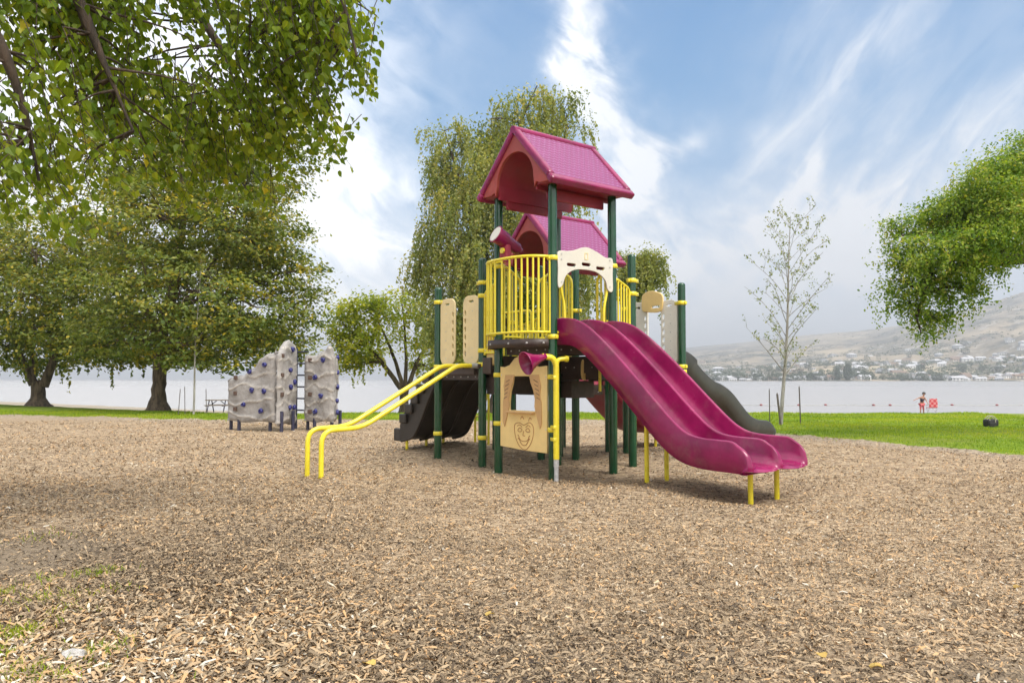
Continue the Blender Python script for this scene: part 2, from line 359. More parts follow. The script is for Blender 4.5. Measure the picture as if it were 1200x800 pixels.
def axis(lo, hi, fine, near0, near1, g=1.18):
    a = list(np.arange(near0, near1+1e-6, fine)); s = fine; x = near1
    while x < hi: s *= g; x += s; a.append(min(x, hi))
    s = fine; x = near0; b = []
    while x > lo: s *= g; x -= s; b.append(max(x, lo))
    return np.array(b[::-1]+a)
def ground():
    xs = axis(-6000, 6000, .2, -12, 12); ys = axis(-600, 6850, .3, 2, 40)
    X, Y = np.meshgrid(xs, ys); Z = gz(X, Y); nx, ny = len(xs), len(ys)
    v = np.stack([X, Y, Z], -1).reshape(-1, 3); i = np.arange(nx*ny).reshape(ny, nx)
    f = np.stack([i[:-1, :-1], i[:-1, 1:], i[1:, 1:], i[1:, :-1]], -1).reshape(-1, 4)
    zone = np.clip((Y-bark_edge(X)), -3, 3); zone = np.where(X > 16, np.maximum(zone, 1), zone)
    sand = np.clip(Y-crest(X)-7, -5, 5)
    soil = np.exp(-(((X-2.75)/.95)**2+((Y-3.55)/.42)**2))+np.exp(-(((X+3.9)/1.0)**2+((Y-6.1)/1.1)**2))
    me = npmesh('ground', v, [f], True, {'zone': zone.ravel(), 'sand': sand.ravel(), 'soil': soil.ravel()})
    m, t, b = mat('park_ground'); tc = nd(t, 'ShaderNodeTexCoord')
    def nz(scale, det=6, rough=.6, sxyz=None):
        n = nd(t, 'ShaderNodeTexNoise'); n.inputs['Scale'].default_value = scale; n.inputs['Detail'].default_value = det; n.inputs['Roughness'].default_value = rough
        t.links.new(tc.outputs['Object'], n.inputs[0]); return n.outputs[0]
    def vor(scale, rot, sx):
        mp = nd(t, 'ShaderNodeMapping'); mp.inputs['Rotation'].default_value = (0, 0, rot); mp.inputs['Scale'].default_value = (sx, 1, 1); t.links.new(tc.outputs['Object'], mp.inputs[0])
        d = nd(t, 'ShaderNodeTexNoise'); d.inputs['Scale'].default_value = 6
        vn = nd(t, 'ShaderNodeTexVoronoi'); vn.inputs['Scale'].default_value = scale; t.links.new(mp.outputs[0], vn.inputs[0])
        return vn
    v1 = vor(26, .5, .45); v2 = vor(34, -.7, .4)
    pick = smooth(t, nz(18, 2), .45, .55)
    rnd = mixc(t, pick, v1.outputs['Color'], v2.outputs['Color'])
    sp = nd(t, 'ShaderNodeSeparateColor'); t.links.new(rnd, sp.inputs[0])
    cr = nd(t, 'ShaderNodeValToRGB'); e = cr.color_ramp.elements; e[0].position = 0; e[0].color = (.10, .068, .045, 1); e[1].position = 1; e[1].color = (.60, .53, .43, 1)
    for p, c in ((.25, (.22, .155, .10, 1)), (.5, (.38, .285, .19, 1)), (.75, (.48, .36, .235, 1)), (.9, (.52, .41, .28, 1))):
        q = e.new(p); q.color = c
    patch = nz(.35, 4); fine = nz(2.3, 5)
    tone = mth(t, 'ADD', mth(t, 'MULTIPLY', sp.outputs[0], .78), mth(t, 'MULTIPLY', mth(t, 'ADD', patch, fine), .12), clamp=True)
    t.links.new(tone, cr.inputs[0]); chips = cr.outputs[0]
    # finely broken dark duff shows through
    chips = mixc(t, smooth(t, nz(1.1, 8, .75), .50, .72, 0, .40), chips, (.115, .085, .062, 1))
    so_ = nd(t, 'ShaderNodeAttribute', attribute_name='soil')
    sm = smooth(t, mth(t, 'ADD', so_.outputs['Fac'], mth(t, 'MULTIPLY', mth(t, 'SUBTRACT', nz(3.5, 8, .7), .5), .8)), .30, .62, 0, .9)
    chips = mixc(t, sm, chips, mixc(t, nz(30, 6, .8), (.15, .115, .08, 1), (.28, .22, .155, 1)))
    # grass
    gn = nz(5, 8, .7); gl = nz(.45, 5)
    grass = mixc(t, smooth(t, gn, .3, .7), (.10, .18, .014, 1), (.25, .34, .022, 1))
    grass = mixc(t, smooth(t, gl, .45, .68, 0, .6), grass, (.23, .22, .055, 1))
    az = nd(t, 'ShaderNodeAttribute', attribute_name='zone'); sa = nd(t, 'ShaderNodeAttribute', attribute_name='sand')
    zz = mth(t, 'ADD', az.outputs['Fac'], mth(t, 'MULTIPLY', mth(t, 'SUBTRACT', nz(1.6, 8, .75), .5), 1.9))
    gmask = smooth(t, zz, -.06, .10)
    c = mixc(t, gmask, chips, grass)
    pale = mth(t, 'MULTIPLY', smooth(t, zz, -2.6, -.1), mth(t, 'SUBTRACT', 1.0, gmask))
    c = mixc(t, mth(t, 'MULTIPLY', pale, .35), c, (.36, .32, .28, 1))
    c = mixc(t, smooth(t, sa.outputs['Fac'], -1, 1), c, (.36, .31, .24, 1))
    t.links.new(c, b.inputs['Base Color']); b.inputs['Roughness'].default_value = .95; b.inputs['Specular IOR Level'].default_value = .15
    bp = nd(t, 'ShaderNodeBump'); bp.inputs['Strength'].default_value = .9; bp.inputs['Distance'].default_value = .03
    hh = mth(t, 'ADD', sp.outputs[1], mth(t, 'MULTIPLY', gn, 1.0)); t.links.new(hh, bp.inputs['Height']); t.links.new(bp.outputs[0], b.inputs['Normal'])
    tag(link('ground', me, m), kind='structure')
ground()
def lake():
    me = bpy.data.meshes.new('lake'); xs = [-7000, 7000]
    me.from_pydata([(-6200, 55, -1.5), (6200, 55, -1.5), (6200, 6800, -1.5), (-6200, 6800, -1.5)], [], [(0, 1, 2, 3)])
    m, t, b = mat('lake_water'); tc = nd(t, 'ShaderNodeTexCoord')
    mp = nd(t, 'ShaderNodeMapping'); mp.inputs['Scale'].default_value = (.25, 1, 1); t.links.new(tc.outputs['Object'], mp.inputs[0])
    n = nd(t, 'ShaderNodeTexNoise'); n.inputs['Scale'].default_value = 1.1; n.inputs['Detail'].default_value = 7; n.inputs['Roughness'].default_value = .6; t.links.new(mp.outputs[0], n.inputs[0])
    b.inputs['Base Color'].default_value = (.31, .295, .285, 1); b.inputs['Roughness'].default_value = .25; b.inputs['IOR'].default_value = 1.333
    bp = nd(t, 'ShaderNodeBump'); bp.inputs['Strength'].default_value = .35; bp.inputs['Distance'].default_value = .12
    t.links.new(n.outputs[0], bp.inputs['Height']); t.links.new(bp.outputs[0], b.inputs['Normal'])
    tag(link('lake', me, m), kind='structure')
lake()

# ------------------------------------------------------------------ far shore
RX = np.array([600, 650, 700, 760, 800, 840, 900, 960, 1000, 1040, 1100, 1150, 1200, 1300, 1500, 1800.])
RYp = np.array([443, 440, 428, 413, 408, 404, 398, 391, 388, 383, 370, 357, 343, 325, 330, 360.])
RD = np.array([5200, 5200, 5100, 4900, 4700, 4500, 4200, 3900, 3700, 3500, 3100, 2900, 2700, 2500, 2600, 3000.])
SH = 1150.
def hill_z(X, Y):
    a = 600+F*X/Y; d = Y; rd = np.interp(a, RX, RD); ry = np.interp(a, RX, RYp); H = EYE+(HZ-ry)/F*rd+1.5
    sh = SH+60*np.sin(a*.03)*.4
    q = np.clip((d-sh)/(rd-sh), 0, 1.6)
    base = np.where(q < 1, np.power(np.maximum(q, 1e-6), 1.25), 1-(q-1)*.5)
    return base, H, q
def hz_noise(x, y):
    o = np.zeros_like(x, float)
    for i, (k, am) in enumerate(((1/900., .5), (1/420., .27), (1/190., .14), (1/80., .06))):
        o += am*np.sin(x*k*6.3+i*1.7+1.3*np.sin(y*k*4.1+i))*np.cos(y*k*5.2-i*.8+1.1*np.sin(x*k*3.3))
    return o
def hills_height(X, Y):
    b, H, q = hill_z(X, Y)
    return -1.6+H*b+H*.13*hz_noise(X, Y)*np.clip(q*2.5, 0, 1)*np.clip(1.25-q, .15, 1)+.4
def hills():
    aa = np.linspace(590, 1800, 240); dd = np.concatenate([np.linspace(SH-60, 2600, 130), np.linspace(2640, 6500, 90)])
    A, Dd = np.meshgrid(aa, dd); X = (A-600)/F*Dd; Z = hills_height(X, Dd); Z = np.where(Dd < SH-5, -3, Z)
    v = np.stack([X, Dd, Z], -1).reshape(-1, 3); ny, nx = X.shape; i = np.arange(nx*ny).reshape(ny, nx)
    f = np.stack([i[:-1, :-1], i[:-1, 1:], i[1:, 1:], i[1:, :-1]], -1).reshape(-1, 4)
    me = npmesh('hills', v, [f], True)
    m, t, b = mat('dry_hillside'); tc = nd(t, 'ShaderNodeTexCoord')
    def nz(s, d=8, r=.65):
        n = nd(t, 'ShaderNodeTexNoise'); n.inputs['Scale'].default_value = s; n.inputs['Detail'].default_value = d; n.inputs['Roughness'].default_value = r; t.links.new(tc.outputs['Object'], n.inputs[0]); return n.outputs[0]
    c = mixc(t, smooth(t, nz(.004), .35, .65), (.13, .12, .095, 1), (.36, .29, .20, 1))
    c = mixc(t, smooth(t, nz(.011, 9, .8), .48, .58, 0, .85), c, (.04, .05, .04, 1))
    c = mixc(t, smooth(t, nz(.03, 9, .8), .54, .60, 0, .6), c, (.55, .52, .48, 1))
    c = mixc(t, smooth(t, nz(.0022, 4), .56, .64, 0, .7), c, (.44, .36, .24, 1))
    t.links.new(c, b.inputs['Base Color']); b.inputs['Roughness'].default_value = 1; b.inputs['Specular IOR Level'].default_value = 0
    tag(link('hills', me, m), kind='structure')
hills()
def far_shore():
    # houses: one mesh per type, copied
    def house(wc, rc, k):
        mb = MB(); mb.box((0, 0, 2.6), (11, 8, 5.2)); 
        mb.add([(-6, -4.6, 5.1), (6, -4.6, 5.1), (6, 4.6, 5.1), (-6, 4.6, 5.1), (-5.6 if k else -3, 0, 7.8), (5.6 if k else 3, 0, 7.8)], [(0, 1, 5, 4), (2, 3, 4, 5), (0, 4, 3), (1, 2, 5), (0, 3, 2, 1)], 1, False)
        for x in (-3.4, 0, 3.4):
            mb.box((x, -4.03, 3.4), (1.5, .12, 1.4), m=2); mb.box((x, -4.03, 1.2), (1.4, .12, 1.2), m=2)
        me = mb.mesh('hillside_house'); me.materials.append(wc); me.materials.append(rc); me.materials.append(M['darkmetal']); return me
    p = lambda n, c: paint(n, c, .8, .1, .3)
    wc = [p('pale_render', (.72, .72, .70, 1)), p('cream_render', (.55, .49, .40, 1)), p('grey_siding', (.38, .40, .42, 1))]
    rc = [p('grey_roof', (.20, .20, .21, 1)), p('brown_roof', (.20, .13, .09, 1)), p('light_roof', (.48, .48, .50, 1))]
    kinds = [('white', 0, 0, 0), ('cream', 1, 1, 1), ('grey', 2, 2, 0), ('white', 0, 2, 1)]
    meshes = [house(wc[a], rc[b], k) for (_, a, b, k) in kinds]
    n = 0; tries = 0; r = random.Random(5)
    while n < 290 and tries < 9000:
        tries += 1
        a = r.uniform(812, 1215); d = SH+15+abs(r.gauss(0, 1))*430
        if r.random() < .35: d = SH+r.uniform(10, 90)
        X = (a-600)/F*d; z = float(hills_height(np.array(X), np.array(d)))
        if noise.noise(Vector((X*.006, d*.006, 3))) < -.10: continue
        k = r.randrange(4)
        o = bpy.data.objects.new('hillside_house', meshes[k]); col.objects.link(o); o.location = (X, d, z-.8)
        o.rotation_euler = (0, 0, r.uniform(-.6, .6)); s = r.uniform(.55, 1.25)*(1+.25*(d-SH)/800); o.scale = (s*r.uniform(.9, 1.5), s, s*.85)
        tag(o, 'one of the tiny hazy %s houses scattered over the hillside across the lake' % kinds[k][0], 'house', 'houses on the hillside across the lake'); n += 1
    # trees of the far shore
    def blob(nl, rx, rz, seed, round_=True):
        q = np.random.default_rng(seed); u = q.normal(size=(nl, 3)); u /= np.linalg.norm(u, axis=1)[:, None]
        u *= (q.uniform(.5, 1, nl)**.5)[:, None]; P = u*np.array([rx, rx, rz])+np.array([0, 0, rz*1.05])
        return leafcloud(P, q, .9*rx/3.5, .7)
    return blob
def leafcloud(P, q, size, up=.5, shape=4, tone_mu=.5, tone_sd=.25, outward=None, droop=0.0):
    """returns (verts, faces, tone) of leaves at points P"""
    n = len(P)
    nr = q.normal(size=(n, 3)); nr[:, 2] = np.abs(nr[:, 2])+up*1.6
    if outward is not None: nr += outward*1.2
    nr /= np.linalg.norm(nr, axis=1)[:, None]
    t = q.normal(size=(n, 3)); t[:, 2] -= droop
    t -= nr*np.sum(t*nr, 1)[:, None]; t /= np.maximum(np.linalg.norm(t, axis=1), 1e-6)[:, None]
    b = np.cross(nr, t); s = size*q.uniform(.65, 1.3, n)[:, None]
    tone = np.clip(q.normal(tone_mu, tone_sd, n), 0, 1)
    if shape == 4:
        V = np.stack([P-t*s*.5, P+b*s*.34-t*s*.05, P+t*s*.5, P-b*s*.34-t*s*.05], 1).reshape(-1, 3)
        Fa = np.arange(n*4).reshape(n, 4); return V, [Fa], np.repeat(tone, 4)
    k = nr*s*.10
    V = np.stack([P-t*s*.5, P-t*s*.28+b*s*.34+k, P+t*s*.12+b*s*.36+k, P+t*s*.55-k*.8, P+t*s*.12-b*s*.36+k, P-t*s*.28-b*s*.34+k], 1).reshape(-1, 3)
    i = np.arange(n)[:, None]*6
    Fa = np.concatenate([i+np.array([0, 1, 2, 3]), i+np.array([0, 3, 4, 5])]); return V, [Fa], np.repeat(tone, 6)
blob = far_shore()
def far_trees():
    r = random.Random(9); me = []
    for k, (rx, rz) in enumerate(((4, 4.5), (5.5, 4.5), (3.0, 6.5))):
        V, Fa, T = blob(420, rx, rz, 40+k); m = npmesh('shore_tree', V, Fa, False, {'tone': T}); m.materials.append(M['fartree']); me.append(m)
    n = 0
    while n < 230:
        a = r.uniform(812, 1215); d = SH+8+abs(r.gauss(0, 1))*420
        if r.random() < .4: d = SH+r.uniform(4, 60)
        X = (a-600)/F*d; z = float(hills_height(np.array(X), np.array(d)))
        if noise.noise(Vector((X*.004, d*.004, 9))) < -.15: continue
        k = r.randrange(3); o = bpy.data.objects.new('shore_tree', me[k]); col.objects.link(o); o.location = (X, d, z-.5); s = r.uniform(.6, 1.4)*(1+.3*(d-SH)/800); o.scale = (s, s, s)
        o.rotation_euler = (0, 0, r.uniform(0, 6)); tag(o, 'one of the small hazy dark %s trees among the houses across the lake' % ('bushy', 'spreading', 'tall narrow')[k], 'tree', 'trees on the far shore'); n += 1
    # the two dense poplar groups on the waterline
    for px, h, wd, lab in ((880+113, 24, 12, 'larger dense poplar clump standing on the far waterline between sapling and right tree'), (868+113, 19, 7, 'smaller poplar clump left of the larger one on the far waterline')):
        V, Fa, T = blob(2600, 1, 1, 77+px); V = V*np.array([wd/2., wd/2., h/2.]); V = V*1.0
        X = (px-600)/F*(SH+6)
        V = V+np.array([X, SH+6, -1.5]); m = npmesh('poplar_clump', V, Fa, False, {'tone': T})
        tag(link('poplar_clump', m, M['fartree'], origin=(X, SH+6, -1.5)), lab, 'tree')
far_trees()
def scrub():
    q = np.random.default_rng(12); n = 5200
    a = q.uniform(700, 1260, n); d = SH+10+np.abs(q.normal(0, 1, n))*900; X = (a-600)/F*d; d = np.clip(d, SH, 3600)
    k = (np.sin(X*.012+2*np.sin(d*.006))*np.cos(d*.011+np.sin(X*.009)) > -.15); X, d = X[k], d[k]; Z = hills_height(X, d); n = len(X)
    m_ = 12; s = q.uniform(1.6, 5.2, n)*(1+.3*(d-SH)/1500); ci = np.repeat(np.arange(n), m_)
    Pn = np.stack([X, d, Z+s*.4], 1)[ci]+q.normal(size=(n*m_, 3))*(s[ci]*.55)[:, None]*np.array([1.5, 1, .6])
    V, Fa, T = leafcloud(Pn, q, 3.2, .4); tag(link('hillside_scrub', npmesh('hillside_scrub', V, Fa, False, {'tone': T}), M['fartree']), kind='stuff')
scrub()
# haze
def haze():
    mb = MB(); mb.box((0, 2700, 166), (12600, 8400, 358)); o = mb.build('haze', None)
    m = bpy.data.materials.new('haze_air'); m.use_nodes = True; t = m.node_tree; t.nodes.clear()
    v = nd(t, 'ShaderNodeVolumePrincipled'); v.inputs['Color'].default_value = (.96, .975, 1, 1); v.inputs['Density'].default_value = .00036; v.inputs['Anisotropy'].default_value = .35
    out = nd(t, 'ShaderNodeOutputMaterial'); t.links.new(v.outputs[0], out.inputs['Volume']); o.data.materials.append(m)
    m.cycles.homogeneous_volume = True
    tag(o, kind='stuff')
HAZE = True
if HAZE: haze()
#@@STRUCTURE
# ------------------------------------------------------------------ play structure
TH = R(39.7); U = Vector((math.cos(TH), math.sin(TH), 0)); V_ = Vector((-math.sin(TH), math.cos(TH), 0)); UP = Vector((0, 0, 1))
A0 = Vector((.55, 10.93, 0)); S = 1.17
def P(i, j, z=0.0): return A0+U*(i*S)+V_*(j*S)+UP*z
DZ1, DZ2, DZ4 = 1.83, 1.45, 1.19
root = thing('play_structure', 'large playground structure with green posts, magenta roofs and slides standing on the wood chips', 'playground', P(.5, .5, gzs(1, 11.8)))
def plate(outlines, thick, origin, ax, ay, name='panel', bevel=.006):
    """flat panel with holes: 2D outlines in metres, extruded, laid in the ax/ay plane at origin; returns a mesh"""
    cu = bpy.data.curves.new(name, 'CURVE'); cu.dimensions = '2D'; cu.fill_mode = 'BOTH'; cu.extrude = thick/2-bevel; cu.bevel_depth = bevel; cu.bevel_resolution = 1; cu.offset = -bevel
    for o in outlines:
        s = cu.splines.new('POLY'); s.points.add(len(o)-1)
        for k, p in enumerate(o): s.points[k].co = (p[0], p[1], 0, 1)
        s.use_cyclic_u = True
    ob = bpy.data.objects.new(name, cu); col.objects.link(ob)
    dg = bpy.context.evaluated_depsgraph_get(); me = bpy.data.meshes.new_from_object(ob.evaluated_get(dg))
    bpy.data.objects.remove(ob); bpy.data.curves.remove(cu)
    ax = Vector(ax).normalized(); ay = Vector(ay).normalized(); az = ax.cross(ay); m = Matrix.Identity(4)
    for r in range(3): m[r][0], m[r][1], m[r][2], m[r][3] = ax[r], ay[r], az[r], origin[r]
    me.transform(m); me.materials.clear(); return me
def rrect(x0, y0, x1, y1, r, n=4):
    r = min(r, abs(x1-x0)/2-.0005, abs(y1-y0)/2-.0005)
    o = []
    for cx, cy_, a0 in ((x1-r, y0+r, -90), (x1-r, y1-r, 0), (x0+r, y1-r, 90), (x0+r, y0+r, 180)):
        for k in range(n+1):
            a = R(a0+90*k/n); o.append((cx+r*math.cos(a), cy_+r*math.sin(a)))
    return o
def spl(pts, n=6, closed=True):
    """catmull-rom through 2D points"""
    N_ = len(pts); o = []
    for i in range(N_ if closed else N_-1):
        g = lambda k: pts[k % N_] if closed else pts[max(0, min(N_-1, k))]
        p0, p1, p2, p3 = g(i-1), g(i), g(i+1), g(i+2)
        for k in range(n):
            t = k/n
            o.append(tuple(.5*(2*p1[c]+(p2[c]-p0[c])*t+(2*p0[c]-5*p1[c]+4*p2[c]-p3[c])*t*t+(3*p1[c]-p0[c]-3*p2[c]+p3[c])*t**3) for c in range(2)))
    return o
PR = .062
posts = {}
def post(key, i, j, top, clamps=(), z0=None, cap=True):
    p = P(i, j); g = gzs(p.x, p.y)-.12
    mb = MB(); mb.tube([p+UP*g, p+UP*(top-.03)], PR, 20, cap=False)
    ring = [(1, 0), (.96, .018), (.80, .035), (.5, .046), (.02, .05)] 
    mb.tube([p+UP*(top-.03+h) for r_, h in ring], [PR*r_ for r_, h in ring], 20)
    o = mb.build('post', M['green'], root, p+UP*g); posts[key] = o
    # small yellow depth marker ring near the ground
    for (z, d) in clamps:
        c = MB(); c.tube([p+UP*(z-.032), p+UP*(z-.028), p+UP*(z+.028), p+UP*(z+.032)], [PR+.005, PR+.012, PR+.012, PR+.005], 20)
        if d is not None:
            d = Vector(d).normalized(); q = Vector((-d.y, d.x, 0))
            c.box(p+d*(PR+.035)+UP*z, (.07, .05, .055), ax=(d, q, UP), bev=.008)
            c.box(p-d*(PR+.016)+UP*z, (.03, .05, .05), ax=(d, q, UP), bev=.008)
            c.tube([p+d*(PR+.045)-q*.034+UP*z, p+d*(PR+.045)+q*.034+UP*z], .009, 8, m=1)
        c.build('clamp', [M['yellow'], M['bolt']], o, p+UP*z)
RZ = 3.965
mU, mV = -U, -V_
post('A', 0, 0, RZ+.06, [(2.94, U), (1.87, V_), (1.33, V_), (.62, V_)])
post('B', 0, 1, RZ+.06, [(2.94, mV), (1.36, mV), (.66, mV)])
post('C', 1, 0, RZ+.06, [(2.93, mU), (1.86, V_)])
post('D', 1, 1, RZ+.06, [(2.9, mV), (1.7, U)])
post('E', 1.5, .13, 3.16, [(2.78, U), (2.58, U), (1.55, V_), (.98, mU)])
post('G', 1.5, 1.17, 3.12, [(2.4, mV), (1.5, mV)])
post('F', 2.56, .17, 2.83, [(2.52, V_), (1.5, V_), (1.42, mU)])
post('J', 2.56, 1.2, 2.83, [(2.5, mV), (1.5, mV)])
post('H', 1.13, 1.47, 3.12, [(2.4, V_), (2.1, mU)])
post('P2', .08, 1.43, 3.12, [(2.76, V_), (2.56, mV), (1.52, V_), (1.73, mV), (.42, None)])
post('P1', .10, 2.47, 2.78, [(2.55, mV), (1.5, mV), (.42, None)])
post('K', 1.14, 2.48, 2.78, [(2.5, mV), (1.5, mV)])
RZ4 = RZ-.645
post('I', 1.52, 2.55, RZ4+.05, [(2.3, mV)]); post('O', 2.55, 1.55, RZ4+.05, [(2.3, V_)]); post('T', 1.55, 1.55, RZ4+.05, [(2.3, V_)]); post('Q', 2.6, 2.6, RZ4+.05, [(2.3, V_)])

# roofs
def gable_roof(ic, jc, ze, label=None):
    hw, hl, rise = .755, .80, .80
    c = P(ic, jc, ze); o0 = bpy.data.objects.new('roof', None); col.objects.link(o0); o0.parent = root; o0.location = c-ORG[root.name]; ORG[o0.name] = c
    pt = lambda a, b, z: c+U*a+V_*b+UP*z
    th = .045
    for s in (1, -1):
        # shingled slope with UVs
        nrm = (UP*hw+V_*s*rise).normalized()
        a = pt(-hl, s*hw, 0); b = pt(hl, s*hw, 0); d = pt(hl, 0, rise); e = pt(-hl, 0, rise)
        me = bpy.data.meshes.new('roof_slope')
        vs = [a+nrm*th, b+nrm*th, d+nrm*th, e+nrm*th, a, b, d, e]
        me.from_pydata([tuple(q) for q in vs], [], [(0, 1, 2, 3) if s < 0 else (3, 2, 1, 0), (4, 7, 6, 5), (0, 4, 5, 1), (1, 5, 6, 2), (2, 6, 7, 3), (3, 7, 4, 0)])
        uv = me.uv_layers.new(name='UVMap'); co = {0: (0, 0), 1: (1.5, 0), 2: (1.5, 1), 3: (0, 1), 4: (0, 0), 5: (1.5, 0), 6: (1.5, 1), 7: (0, 1)}
        for lp in me.loops: uv.data[lp.index].uv = co[lp.vertex_index]
        so_ = link('roof_slope', me, [M['shingle'], M['magenta_under']], o0)
        for p_ in me.polygons: p_.material_index = 1 if p_.index == 1 else 0
        # raised rim: eave roll and the two rake rolls
    rim = MB()
    sl_ = math.hypot(hw, rise)
    for s in (1, -1):
        dn = (V_*s*hw-UP*rise).normalized(); nrm = (UP*hw+V_*s*rise).normalized()
        top = pt(0, 0, rise)
        # eave beam
        rim.box(top+dn*(sl_-.01)+nrm*.030+UP*-.02, (2*hl+.03, .12, .105), ax=(U, dn, nrm), bev=.028)
        for e in (1, -1):
            rim.box(top+dn*(sl_/2-.02)+U*e*(hl-.045)+nrm*.028, (.105, sl_-.055, .094), ax=(U, dn, nrm), bev=.026)
    rim.tube([pt(-hl-.005, 0, rise+.035), pt(hl+.005, 0, rise+.035)], .058, 12)
    rim.build('roof_rim', M['magenta'], o0)
    # gable boards with arch cut out
    for e in (-1, 1):
        out = [(-hw+.01, -.012), (0, rise-.01), (hw-.01, -.012), (hw-.22, -.012), (hw-.30, .02)]
        ra = .40; n = 14
        arch = [(ra*math.cos(R(180*k/n)), .10+.42*math.sin(R(180*k/n))) for k in range(n+1)]
        out += [(ra+.02, -.05)]+arch+[(-ra-.02, -.05), (-hw+.30, .02), (-hw+.22, -.012)]
        me = plate([out], .05, pt(e*(hl-.055), 0, 0), V_, UP, 'gable_board'); link('gable_board', me, M['gable'], o0)
    # inner barrel and bottom skirt
    mb = MB(); n = 12; v = []; f = []
    for e in (-1, 1):
        for k in range(n+1):
            an = R(180*k/n); v.append(pt(e*(hl-.08), .41*math.cos(an), .10+.43*math.sin(an)))
    for k in range(n): f.append((k, k+1, n+2+k, n+1+k))
    mb.add(v, f)
    for s in (1, -1):
        mb.box(pt(0, s*.41, .02), (2*hl-.16, .03, .20), ax=(U, V_, UP)); mb.box(pt(0, s*.60, -.005), (2*hl-.12, .34, .03), ax=(U, V_, UP))
        mb.box(pt(0, s*.44, -.12), (2*hl-.5, .05, .16), ax=(U, V_, UP), bev=.02)
    mb.build('roof_soffit', M['magenta_under'], o0)
gable_roof(.5, .5, RZ); gable_roof(2.06, 2.06, RZ4)

# decks
def poly_deck(pts, z, th=.055, skirt=.11, name='deck'):
    mb = MB(); n = len(pts); q = [P(i, j) for i, j in pts]
    cen = sum(q, Vector())/n
    v = [p+UP*z for p in q]+[p+UP*(z-th) for p in q]
    mb.add(v, [tuple(range(n)), tuple(range(n, 2*n))[::-1]]+[(k, k+n, (k+1) % n+n, (k+1) % n) for k in range(n)], 0, False)
    for k in range(n):
        a, b = q[k], q[(k+1) % n]; d = (b-a); l_ = d.length; d.normalize(); nn = Vector((-d.y, d.x, 0)); m = (a+b)/2
        if nn.dot(cen-m) < 0: nn = -nn
        mb.box(m+nn*.022+UP*(z-th-skirt/2+.002), (l_-.10, .03, skirt), ax=(d, nn, UP))
        for t in np.linspace(.15, .85, 5): mb.box(a+d*l_*t+nn*.004+UP*(z-th-skirt*.55), (.018, .012, .018), ax=(d, nn, UP), m=1)
        ns = 3
    for t in (.33, .66):
        a = q[0].lerp(q[1], t); b = q[3].lerp(q[2], t) if n >= 4 else q[2]
        d = (b-a); l_ = d.length; d.normalize(); nn = Vector((-d.y, d.x, 0)); mb.box((a+b)/2+UP*(z-th-.04), (l_-.08, .04, .07), ax=(d, nn, UP))
    return mb.build(name, [M['brown'], M['bolt']], root)
g_ = .0
poly_deck([(0.05, 0.05), (.95, .05), (.95, .95), (.05, .95)], DZ1, skirt=.13)
poly_deck([(.10, 1.47), (1.1, 1.47), (1.1, 2.44), (.13, 2.44)], DZ2)
poly_deck([(1.53, .17), (2.52, .19), (2.52, 1.16), (1.53, 1.14)], DZ2)
poly_deck([(1.57, 1.59), (2.52, 1.59), (2.56, 2.52), (1.55, 2.52)], DZ4)
poly_deck([(1.0, .06), (1.48, .15), (1.48, .98), (1.0, .98)], DZ2+.19, skirt=.2, name='deck')
poly_deck([(.06, 1.0), (.98, 1.0), (1.0, 1.44), (.10, 1.43)], DZ2+.19, skirt=.22, name='deck')
poly_deck([(1.02, 1.02), (1.5, 1.18), (1.53, 1.55), (1.13, 1.46)], DZ2-.04, skirt=.2, name='deck')
# stepped boxes under the middle
mb = MB()
for (i, j, z, sz) in ((1.25, .6, 1.40, (.5, .8, .22)), (.55, 1.22, 1.42, (.9, .42, .2)), (1.3, 1.3, 1.22, (.42, .42, .2)), (1.1, 1.95, 1.26, (.10, .9, .22)), (.55, 1.30, 1.20, (.95, .30, .26)), (.5, .5, 1.70, (.9, .9, .08)), (1.25, .9, 1.14, (.5, .3, .26)), (2.0, .66, 1.30, (.9, .9, .07)), (2.06, 2.06, 1.06, (.9, .9, .06)), (.6, 1.95, 1.32, (.85, .85, .06))):
    mb.box(P(i, j, z), sz, ax=(U, V_, UP), bev=.012)
mb.build('step_box', M['brown'], root)

# curved balcony on side A-B
def arc_ab(z, inset=0.0, n=22, sag=.40):
    a, b = P(0, 0), P(0, 1); m = (a+b)/2; h = (b-a).length/2; o = []
    for k in range(n+1):
        t = math.pi*k/n; e = 2/2.6
        cx = math.copysign(abs(math.cos(t))**e, math.cos(t)); sx = abs(math.sin(t))**e
        o.append(m-V_*(h-inset)*cx-U*(sag-inset)*sx+UP*z)
    return o
mb = MB(); a1 = arc_ab(DZ1); n = len(a1)
v = a1+[p-UP*.055 for p in a1]
mb.add(v, [tuple(range(n))[::-1], tuple(range(n, 2*n))], 0, False)
a2 = arc_ab(DZ1+.012); a3 = arc_ab(DZ1-.105)
a2i = arc_ab(DZ1+.012, .02); a3i = arc_ab(DZ1-.105, .02)
v = a2+a3+a2i+a3i
f = []
for k in range(n-1): f += [(k, k+1, n+k+1, n+k), (2*n+k, 3*n+k, 3*n+k+1, 2*n+k+1), (k, 2*n+k, 2*n+k+1, k+1), (n+k, n+k+1, 3*n+k+1, 3*n+k)]
mb.add(v, f, 0, True)
for k in (2, 6, 10, 14, 18):
    mb.tube([a1[k]-UP*.045-U*-.01, a1[k]-UP*.045-U*.012], .012, 8, m=1)
mb.build('balcony_floor', [M['brown'], M['bolt']], root)
BR = .0145
